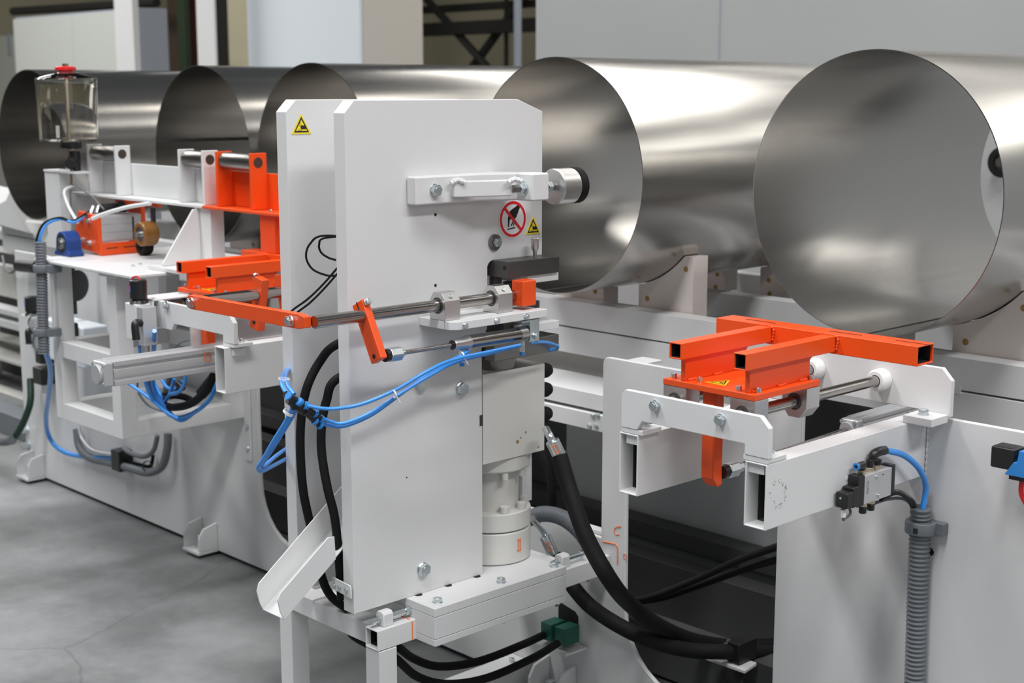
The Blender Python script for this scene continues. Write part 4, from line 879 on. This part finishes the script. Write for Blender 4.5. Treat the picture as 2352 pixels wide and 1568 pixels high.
# ================================================================ welded tube stand with table plate
WS = thing('welded_stand', 'white welded square tube stand with a flat top plate, at the left', 'stand', (-3.93,2.18,.496))
X0, X1, Y0, Y1 = -4.125, -3.712, 1.975, 2.3985; Zb = .496
def rt(a, *k, **kw): return ob(kw.get('name','tube'), S().rect_tube(a,*k), 'white', WS, bev=.003)
for (x_,y_) in ((X0,Y0),(X1-.050,Y0),(X1-.050,Y1-.05),(X0,Y1-.05)):
    rt('z', x_,x_+.05,y_,y_+.05, Zb,.9845,.003, name='post')
for z_ in (Zb, .692):
    rt('x', Y0,Y0+.05, z_,z_+.05, X0+.0502,X1-.0502,.003, name='cross_bar'); rt('x', Y1-.05,Y1, z_,z_+.05, X0+.0502,X1-.0502,.003, name='cross_bar')
    rt('y', X0,X0+.05, z_,z_+.05, Y0+.0502,Y1-.0502,.003, name='side_bar')
rt('y', X1-.05,X1, Zb,Zb+.05, Y0+.0502,Y1-.0502,.003, name='side_bar')
ob('table_plate', S().box(-4.16,-3.565,1.945,2.45,.985,.995), 'white', WS, bev=.003); ob('under_plate', S().box(-3.77,-3.66,1.955,2.03,.976,.9845), 'white', WS, bev=.001)
fl = ob('mounting_flange', S().box(X1+.0,X1+.03,Y1-.006,Y1,.36,.62), 'white', WS, bev=.001)
for z in (.40,.47): bolt(fl, (X1+.018,Y1-.006,z), (0,-1,0), .013, .008)
for (px,py) in ((322,608),(306,612)): bolt(WS, U(px,py,z=.995), (0,0,1), .010, .005)
# things on the table plate
q = U(142,588,z=.995)
t = thing('bearing_housing', 'dark blue pillow block bearing on the left edge of the table plate', 'bearing', (q.x,q.y+.02,.995))
hx_, hy_ = q.x, q.y+.02
pts = [(hx_-.060,.9955),(hx_+.060,.9955),(hx_+.060,1.008),(hx_+.044,1.013)]+[(hx_+.040*math.cos(R(a)),1.037+.040*math.sin(R(a))) for a in range(0,181,15)]+[(hx_-.044,1.013),(hx_-.060,1.008)]
pts = [(hy_-hx_*0+ (p[0]-hx_)*.0,p[1]) for p in pts]
# housing axis runs along x, its round face looks left-front
def PB(y0, y1, x0, x1, m, nm, par, r0, cz): return ob(nm, S().cyl((hx_,y0,cz),(hx_,y1,cz),r0,n=36), m, par, bev=.001)
prof = [(hx_-.050,.9955),(hx_+.050,.9955),(hx_+.050,1.006),(hx_+.038,1.012)]+[(hx_+.036*math.cos(R(a)),1.034+.038*math.sin(R(a))) for a in range(0,181,15)]+[(hx_-.038,1.012),(hx_-.050,1.006)]
ob('housing', S().prism('y', prof, hy_-.020, hy_+.030), 'navy', t, bev=.003)
PB(hy_-.0205,hy_-.0202,0,0,'black','bore',t,.029,1.034); ob('inner_ring', S().ring((hx_,hy_-.024,1.034),(0,1,0),.012,.018,.004), 'zinc', t); ob('shaft_end', S().cyl((hx_,hy_-.028,1.034),(hx_,hy_-.0206,1.034),.011), 'mill_steel', t)
a = U(168,578,z=.995); b = U(225,588,z=.995); c_ = U(292,583,z=.995); 
t = thing('drive_roller_unit', 'orange bracket unit with grey compact air cylinder and brown tyred roller, on the table plate', 'roller unit', (b.x,b.y+.05,.995))
ux = b.x; uy = b.y+.005
fp = ob('front_bracket', S().prism('y', [(ux-.155,1.012),(ux,1.0),(ux,1.118),(ux-.125,1.128),(ux-.155,1.06)], uy, uy+.012), 'orange', t, bev=.0015)
for (dx_,z_) in ((-.10,1.105),(-.055,1.100),(-.10,1.037),(-.055,1.032)): bolt(fp, (ux+dx_,uy,z_), (0,-1,0), .015, .010, name='bolt')
ob('base_bracket', S().box(ux-.004,ux+.008,uy+.0,uy+.150,.9955,1.034), 'orange', t, bev=.0015)
for z in (1.016,): ob('slot', S().box(ux+.0081,ux+.0085,uy+.02,uy+.06,z,z+.003).box(ux+.0081,ux+.0085,uy+.08,uy+.13,z,z+.003), 'hole', t)
ob('compact_cylinder', S().box(ux-.085,ux-.002,uy+.0125,uy+.150,1.036,1.118).box(ux-.0022,ux-.0005,uy+.0125,uy+.150,1.040,1.062).box(ux-.0022,ux-.0005,uy+.0125,uy+.150,1.066,1.088).box(ux-.0022,ux-.0005,uy+.0125,uy+.150,1.092,1.114), 'alu_dull', t, bev=.001)
ob('cylinder_groove', S().box(ux-.0004,ux+.0002,uy+.118,uy+.124,1.04,1.11), 'black', t)
wq = U(320,538,y=2.165)
ob('end_bracket', S().box(ux-.09,ux-.0,uy+.1505,uy+.165,1.02,1.150).box(ux-.09,wq.x+.018,uy+.12,2.225,1.150,1.160), 'orange', t, bev=.0015)
wl_ = ob('brown_roller', S().lathe((wq.x,2.165,wq.z),(0,1,0),[(0,.024),(0,.034),(.004,.037),(.046,.037),(.05,.034),(.05,.024)],40,close=False), 'brown', t, label='brown polyurethane tyred roller')
ob('roller_hub', S().cyl((wq.x,2.168,wq.z),(wq.x,2.205,wq.z),.0235,n=32), 'mill_steel', wl_); ob('axle', S().cyl((wq.x-.0,2.155,wq.z),(wq.x,2.21,wq.z),.008), 'zinc', wl_)
ob('fork', S().box(wq.x-.012,wq.x+.012,2.2125,2.2165,wq.z-.010,1.149), 'black', t)
ob('motor', S().cyl((ux-.05,uy+.10,1.140),(ux-.035,uy+.119,1.140),.018,n=28).cyl((ux-.05,uy+.04,1.138),(ux-.05,uy+.10,1.138),.014,n=24), 'black', t); ob('valve_knob', S().lathe((ux-.07,uy+.06,1.1185),(0,0,1),[(0,.012),(.006,.018),(.014,.018),(.02,.010)],24), 'black', t)
for (dx_,dy_) in ((-.10,.03),(-.06,.075),(-.11,.055)): ob('push_fitting', S().cyl((ux+dx_,uy+dy_,1.119),(ux+dx_-.004,uy+dy_+.012,1.140),.0075), 'alu', t)
q = U(322,580,y=2.21); tag(ob('rubber_wheel', S().lathe((q.x,2.21,1.0255),(0,1,0),[(0,.016),(0,.027),(.003,.0295),(.03,.0295),(.033,.027),(.033,.016)],36,close=False), 'rubber'), 'small black rubber wheel on the table plate behind the orange unit', 'wheel')
hose('pale_tube', [U(212,502,y=2.05),U(245,489,y=2.07),U(295,475,y=2.10),U(345,467,y=2.12)], .006, 'pale translucent tube reaching right from the orange roller unit', m='pale_tube', cat='tube')
# reservoir
bx = U(128,250,y=2.1).x; by = 2.14
t = thing('oil_reservoir', 'clear round oil reservoir with a red cap on a black drip valve', 'reservoir', (bx,by,1.24))
zb0, zt0 = U(132,325,y=by-.05).z, U(125,182,y=by-.05).z
rr = .094; c2 = bx-.018
ob('clear_vessel', S().lathe((bx,by,zb0),(0,0,1),[(0,rr*.93),(.004,rr*.96),(zt0-zb0-.006,rr*1.0),(zt0-zb0,rr*1.02),(zt0-zb0+.006,rr*.96),(zt0-zb0+.022,rr*.35),(zt0-zb0+.019,rr*.33),(zt0-zb0+.002,rr*.95),(zt0-zb0-.008,rr*.965),(.008,rr*.92),(.006,.02),(.0,.02)],56,close=False), 'glass', t)
ob('centre_rod', S().cyl((bx,by,zb0+.002),(bx,by,zt0+.02),.006), 'brass', t); ob('level_tube', S().cyl((bx-.035,by-.02,zb0+.01),(bx-.035,by-.02,zb0+.05),.006), 'pale_tube', t)
ob('red_cap', S().lathe((bx,by,zt0+.021),(0,0,1),[(0,.022),(.006,.022),(.008,.032),(.016,.032),(.019,.026)],36), 'red', t); ob('cap_nut', S().hexa((bx,by,zt0+.040),(bx,by,zt0+.049),.018), 'brass', t)
ob('drip_base', S().cyl((bx+.01,by,zb0-.024),(bx+.01,by,zb0-.0005),.034,n=32), 'black', t, bev=.004)
ob('sight_glass', S().cyl((bx+.008,by,1.262),(bx+.008,by,zb0-.0245),.016), 'brass', t); ob('needle_knob', S().cyl((bx+.03,by-.01,zb0-.06),(bx+.055,by-.03,zb0-.07),.017), 'black', t, bev=.002); ob('valve_body', S().cyl((bx+.032,by,zb0-.10),(bx+.032,by,zb0-.030),.017), 'black', t, bev=.002)
ob('outlet', S().cyl((bx+.01,by,1.205),(bx+.01,by,1.2410),.009), 'brass', t)
xq0, xq1 = U(108,450,y=2.12).x, U(150,450,y=2.12).x
t = thing('reservoir_stand', 'white upright bar with a flat top arm carrying the clear reservoir', 'stand', (xq0,2.13,.995))
ob('upright_bar', S().box(xq0,xq1-.03,2.115,2.150,.9955,1.242), 'white', t, bev=.002); ob('top_arm', S().box(xq0,bx+.075,2.112,2.165,1.2425,1.250), 'white', t, bev=.001)
ob('gusset', S().prism('y',[(xq0-.07,.9956),(xq0-.001,.9956),(xq0-.001,1.06)],2.128,2.134), 'white', t)
hose('pale_tube', [V((bx+.01,by,1.203)),U(148,440,y=2.11),U(158,475,y=2.09),U(178,510,y=2.06)], .0052, 'pale tube hanging from the clear reservoir to the orange unit', m='pale_tube', cat='tube')
hose('grey_cable', [V((bx+.05,by-.02,zb0-.09)),U(180,425,y=2.1),U(215,455,y=2.1),U(238,480,y=2.08)], .003, 'thin grey cable dropping from the drip valve behind the orange unit', m='cable', cat='cable')
# ================================================================ cylinder-side services on the left
yc = 1.93
CT = [U(93,556,y=yc),U(96,640,y=yc),U(98,720,y=yc),U(101,810,y=yc)]
tag(ob('corrugated_conduit', S().tube(CT,.0175,26,rib=(.0088,.0028)), 'conduit', sharp=60), 'grey corrugated conduit hanging beside the left post of the welded stand', 'conduit')
for (py_, lab) in ((616,'upper grey clamp ring on the left hanging conduit'),(762,'lower grey clamp ring on the left hanging conduit')):
    q = U(97,py_,y=yc); t = thing('conduit_clamp', lab, 'clamp', (q.x,yc,q.z-.012))
    ob('clamp_body', S().lathe((q.x,yc,q.z-.012),(0,0,1),[(0,.018),(0,.026),(.002,.027),(.022,.027),(.024,.026),(.024,.018)],36,close=False).box(q.x+.012,q.x+.040,yc+.0,yc+.0445,q.z-.012,q.z+.012), 'conduit', t, bev=.0015, sharp=50)
hose('blue_air_hose', [U(90,575,y=yc),U(92,545,y=yc),U(108,515,y=yc+.02),U(140,503,y=yc+.05),U(172,510,y=yc+.08),V((ux-.13,uy+.04,1.12))], .0042, 'blue hose arching from the left conduit to the orange roller unit', m='blue')
hose('black_hose', [U(87,575,y=yc+.005),U(88,545,y=yc+.005),U(104,512,y=yc+.025),U(140,499,y=yc+.055),U(170,506,y=yc+.085),V((ux-.12,uy+.04,1.125))], .0036, 'black hose lying over the blue one above the left conduit', off=-0.012)
# two service regulators
def regulator(q, s, label):
    t = thing('air_regulator', label, 'regulator', (q.x,q.y,q.z-.1*s))
    def B(x0,x1,y0,y1,z0,z1): return S().box(q.x+x0*s,q.x+x1*s,q.y+y0*s,q.y+y1*s,q.z+z0*s,q.z+z1*s)
    ob('block', B(-.028,.028,-.022,.022,-.055,.04), 'white', t, bev=.003); ob('side_block', B(.0285,.058,-.020,.020,-.065,.035), 'alu_dull', t, bev=.002)
    ob('adjusting_knob', S().lathe((q.x+.006*s,q.y,q.z+.0405*s),(0,0,1),[(0,.024*s),(.008*s,.018*s),(.012*s,.022*s),(.058*s,.022*s),(.060*s,.019*s)],28), 'black', t)
    ob('blue_mark', B(.001,.006,-.0232,-.0224,.07,.085), 'blue_p', t)
    ob('swivel_port', S().tube([V((q.x+.050*s,q.y-.022*s,q.z-.005*s)),V((q.x+.055*s,q.y-.040*s,q.z-.005*s)),V((q.x+.060*s,q.y-.042*s,q.z-.045*s))],.010*s,14), 'black', t)
    ob('lower_port', S().cyl((q.x+.03*s,q.y,q.z-.088*s),(q.x+.03*s,q.y,q.z-.0655*s),.011*s), 'alu', t)
    return t
q = U(318,730,y=1.81)
regulator(q, 1.0, 'white air regulator with black knob right of the welded stand')
# its bracket from the table plate
tag(ob('regulator_bracket', S().box(q.x-.05,q.x+.035,q.y+.0225,q.y+.027,q.z-.05,.972).box(q.x-.05,q.x+.035,q.y+.0225,1.99,.968,.972), 'white', bev=.001), 'white sheet bracket hanging from the table plate behind the regulator', 'bracket')
hose('blue_air_hose', [U(316,764,y=1.81),U(321,800,y=1.83),U(330,860,y=1.92),U(345,905,y=1.95),U(370,935,y=1.98),U(402,958,y=2.0),U(440,950,y=2.02),U(475,925,y=2.03),U(492,895,y=2.04),U(492,860,y=2.05)], .0058, 'blue hose from the regulator swinging low under the grey profile cylinder', m='blue')
hose('blue_air_hose', [U(351,762,y=1.79),U(350,800,y=1.83),U(347,850,y=1.92),U(352,900,y=1.96),U(378,940,y=1.98),U(412,968,y=2.0),U(450,945,y=2.03)], .0058, 'right blue hose hanging from the black swivel port of the regulator', off=0.016, m='blue')
hose('grey_hose', [V((q.x+.03,q.y,q.z-.088)),U(334,800,y=1.92),U(340,870,y=1.96),U(362,920,y=2.0)], .008, 'short grey hose under the regulator', m='cable')
hose('red_cable', [V((q.x-.012,q.y-.0,q.z+.06)),U(297,665,y=1.81),U(303,640,y=1.81),U(318,636,y=1.81),U(322,655,y=1.81)], .0025, 'thin red cable loop beside the black regulator knob', m='red', cat='cable', n=8)
for k, (pts, lab) in enumerate((([(282,872),(310,890),(345,915),(380,945),(410,962)],'blue hose coming from the left end of the grey cylinder'),([(425,850),(424,880),(410,900),(390,905)],'short blue hose arc right under the grey cylinder'),([(400,870),(392,900),(375,925),(368,905),(350,872)],'blue hose loop in the middle of the bundle'),([(372,872),(385,890),(405,893),(418,875)],'tiny blue hose arc at the black tee fitting'))):
    hose('blue_air_hose', [U(a,b,y=1.96+.02*k) for a,b in pts], .0050, lab, m='blue')
for k, (pts, r, lab, m_) in enumerate((([(490,862),(478,890),(455,915),(430,930),(395,935),(370,928)],.011,'thick black sleeve of cables under the open box beam','rubber'),([(375,905),(400,903),(430,910),(445,920)],.005,'black cable bow in the bundle','rubber'),([(378,915),(405,912),(432,918),(448,928)],.005,'second black cable bow in the bundle','rubber'),([(392,860),(382,890),(372,925)],.009,'dark grey hose dropping from the grey cylinder into the bundle','cable'),([(316,870),(318,900),(340,930),(375,945)],.003,'thin grey wire hanging left in the bundle','cable'))):
    hose('bundle_hose', [U(a,b,y=2.0+.015*k) for a,b in pts], r, lab, m=m_)
s = S().tube([U(462,905,y=2.03),U(492,868,y=2.05)],.017,16,straight=True); tag(ob('shrink_sleeve', s, 'black'), 'fat black shrink sleeve at the right end of the cable bundle', 'sleeve')
s = S().cyl(U(408,880,y=1.99),U(420,892,y=1.99),.009).cyl(U(412,884,y=1.99),U(408,905,y=2.0),.008); tag(ob('tee_fitting', s, 'black', bev=.001), 'black tee fitting in the blue hose bundle', 'fitting')
hose('thin_wire', [U(400,800,y=2.05),U(415,787,y=2.05),U(435,782,y=2.05),U(450,790,y=2.05)], .002, 'thin dark wire bow above the grey profile cylinder', m='cable', cat='wire', n=8)
# hoses along the machine base
hose('blue_air_hose', [U(103,800,y=yc+.02),U(116,850,y=2.05),U(113,900,y=2.15),U(106,960,y=2.28),U(112,1000,y=2.34),U(135,1030,y=2.36),U(180,1047,y=2.37),U(272,1052,y=2.37)], .0085, 'long blue hose hanging along the machine base at the far left', m='blue')
hose('grey_hose', [U(180,980,y=2.36),U(190,1010,y=2.36),U(215,1035,y=2.36),U(262,1045,y=2.36)], .007, 'pale grey hose arc low on the machine base', m='alu_dull')
hose('grey_hose', [U(284,1030,y=2.37),U(300,1040,y=2.36),U(330,1048,y=2.36),U(352,1035,y=2.365),U(362,1000,y=2.37)], .0085, 'grey hose looping up right of the black clamp box', m='conduit')
hose('grey_hose', [U(176,985,y=2.375),U(182,1025,y=2.37),U(205,1050,y=2.37),U(250,1062,y=2.37),U(300,1075,y=2.36),U(340,1085,y=2.36),U(372,1070,y=2.365),U(384,1030,y=2.37),U(386,995,y=2.375)], .014, 'thick dark grey hose forming a wide loop on the machine base', off=0.0, m='conduit')
hose('black_hose', [U(290,1060,y=2.38),U(318,1066,y=2.38),U(345,1070,y=2.38),U(352,1045,y=2.385)], .006, 'black hose bend inside the thick grey loop')
q = U(279,1060,y=2.37); tag(ob('clamp_box', S().box(q.x-.03,q.x+.03,2.345,2.3985,q.z-.03,q.z+.045), 'black', bev=.004), 'black clamp box where the blue and grey hoses meet on the base', 'clamp')
q = U(337,1070,y=2.36); tag(ob('cable_tie', S().ring((q.x,2.36,q.z),(1,0,.1),.0165,.0185,.008,24), 'black'), 'black strap around the thick grey loop', 'cable tie')
# services on the end panel at the far left
q = U(74,750,y=2.34)
t = regulator(q, 1.15, 'white air regulator with black knob on the far left end of the machine base')
q = U(88,865,y=2.33); t = thing('drain_valve', 'black valve with a small metal nozzle under the far left regulator', 'valve', (q.x,2.36,q.z-.05))
ob('valve_block', S().box(q.x-.04,q.x+.035,2.325,2.395,q.z-.03,q.z+.035), 'black', t, bev=.006); ob('nozzle', S().cyl((q.x+.01,2.35,q.z-.062),(q.x+.01,2.35,q.z-.031),.014), 'alu', t)
ob('gauge_block', S().box(q.x-.02,q.x+.03,2.33,2.39,q.z+.05,q.z+.11), 'black', t, bev=.006)
hose('green_hose', [U(70,870,y=2.36),U(70,920,y=2.34),U(58,960,y=2.32),U(40,995,y=2.30),U(25,1012,y=2.30)], .013, 'dark green hose dropping at the far left end of the machine', m='green_hose')
hose('grey_cable', [U(88,722,y=2.29),U(70,728,y=2.28),U(66,745,y=2.28),U(78,765,y=2.28),U(76,790,y=2.28),U(88,808,y=2.29)], .003, 'thin pale grey cable bow at the far left regulator', m='cable', cat='cable')
q = U(28,1010,y=2.28); tag(ob('pipe_bundle', S().tube([U(-60,1000,y=2.3),U(0,1013,y=2.29),q],.018,16).tube([U(-60,1022,y=2.33),q],.014,16), 'cable'), 'dark grey pipes lying at the far left below the green hose', 'pipe')
for (px,py) in ((62,985),(66,1022)):
    bolt(MB, U(px,py,y=2.4), (0,-1,0), .026, .03)
# box and motor seen through the welded stand
a = U(160,712,y=2.30); b = U(238,840,y=2.30)
q0 = U(158,715,y=2.33); q1 = U(236,840,y=2.33)
t = thing('junction_box', 'pale blue white box seen between the posts of the welded stand', 'box', ((q0.x+q1.x)/2,2.33,q1.z))
ob('box_body', S().box(q0.x-.05,q1.x+.02,2.25,2.3465,q1.z,q0.z-.02), 'cab_blue', t, bev=.008)
q = U(170,780,y=2.24); ob('black_switch', S().box(q.x-.025,q.x+.02,2.232,2.2495,q.z-.03,q.z+.06).box(q.x-.02,q.x+.04,2.232,2.2495,q.z-.045,q.z-.01), 'black', t, bev=.004)
q = U(166,655,y=2.3); t = thing('hanging_motor', 'small black round motor under the table plate', 'motor', (q.x,2.3,q.z-.06))
ob('motor_body', S().lathe((q.x-.01,2.3,q.z),(1,.3,0),[(0,.03),(.005,.05),(.03,.055),(.035,.03)],28), 'black', t); ob('hanger', S().box(q.x-.008,q.x+.008,2.29,2.31,q.z+.03,.9848), 'dark_in', t); ob('cord', S().cyl((q.x+.01,2.3,q.z-.10),(q.x+.01,2.3,q.z-.04),.008), 'black', t)
# neighbouring machine at the left border
def LB(px0,py0,px1,py1,y,d=.3):
    a, b = U(px0,py0,y=y), U(px1,py1,y=y); return S().box(min(a.x,b.x),max(a.x,b.x),y,y+d,min(a.z,b.z),max(a.z,b.z))
t = thing('neighbour_conveyor', 'blurred white conveyor machine at the left border behind the machine end', 'conveyor', (-6.8,3.0,0))
ob('folded_hood', S().add([U(-60,415,y=2.9),U(25,432,y=2.9),U(14,460,y=2.75),U(68,535,y=2.75),U(-60,500,y=2.75),U(88,538,y=2.9)],[(0,1,2,4),(2,3,4),(1,5,3,2)]), 'white', t)
ob('hood_back', LB(-60,520,60,560,2.95,.1), 'white', t, bev=.004)
ob('top_beam', LB(-80,561,52,590,2.85,.1), 'white2', t, bev=.006); ob('side_panel', LB(-80,592,40,688,3.05,.05), 'white2', t, bev=.004)
ob('middle_beam', LB(-80,700,60,722,2.95,.08), 'white', t, bev=.004); ob('middle_beam', LB(-80,728,60,748,2.95,.08), 'white', t, bev=.004)
ob('roller_shelf', LB(-80,752,62,800,3.1,.08), 'white2', t, bev=.004); ob('lower_shelf', LB(-80,803,62,838,3.0,.2), 'white2', t, bev=.004)
ob('lower_beam', LB(-80,885,62,920,3.0,.08), 'white2', t, bev=.004); ob('lower_beam', LB(-80,925,62,950,3.02,.08), 'white2', t, bev=.004)
ob('kick_plate', LB(-80,955,58,985,3.05,.05), 'cream', t); ob('floor_channel', S().box(-8.2,-5.35,2.62,2.72,.0,.10), 'conduit', t, bev=.004)
ob('back_plate', S().box(-8.2,-5.35,3.25,3.27,.0,.75), 'dark_in', t); ob('leg', S().box(-6.2,-6.1,3.1,3.2,0,.6), 'white2', t); ob('leg', S().box(-7.4,-7.3,3.1,3.2,0,.6), 'white2', t)
q = U(58,612,y=2.36); t = thing('cable_gland_plug', 'dark connector plug with a grey cable left of the conduit', 'plug', q)
ob('plug_body', S().cyl(U(42,610,y=2.36),U(82,614,y=2.36),.022,n=20), 'black', t, bev=.003); ob('plug_cable', S().tube([U(42,612,y=2.36),U(25,626,y=2.38),U(12,615,y=2.4),U(8,598,y=2.42),U(6,588,y=2.44)],.005,10), 'cable', t)
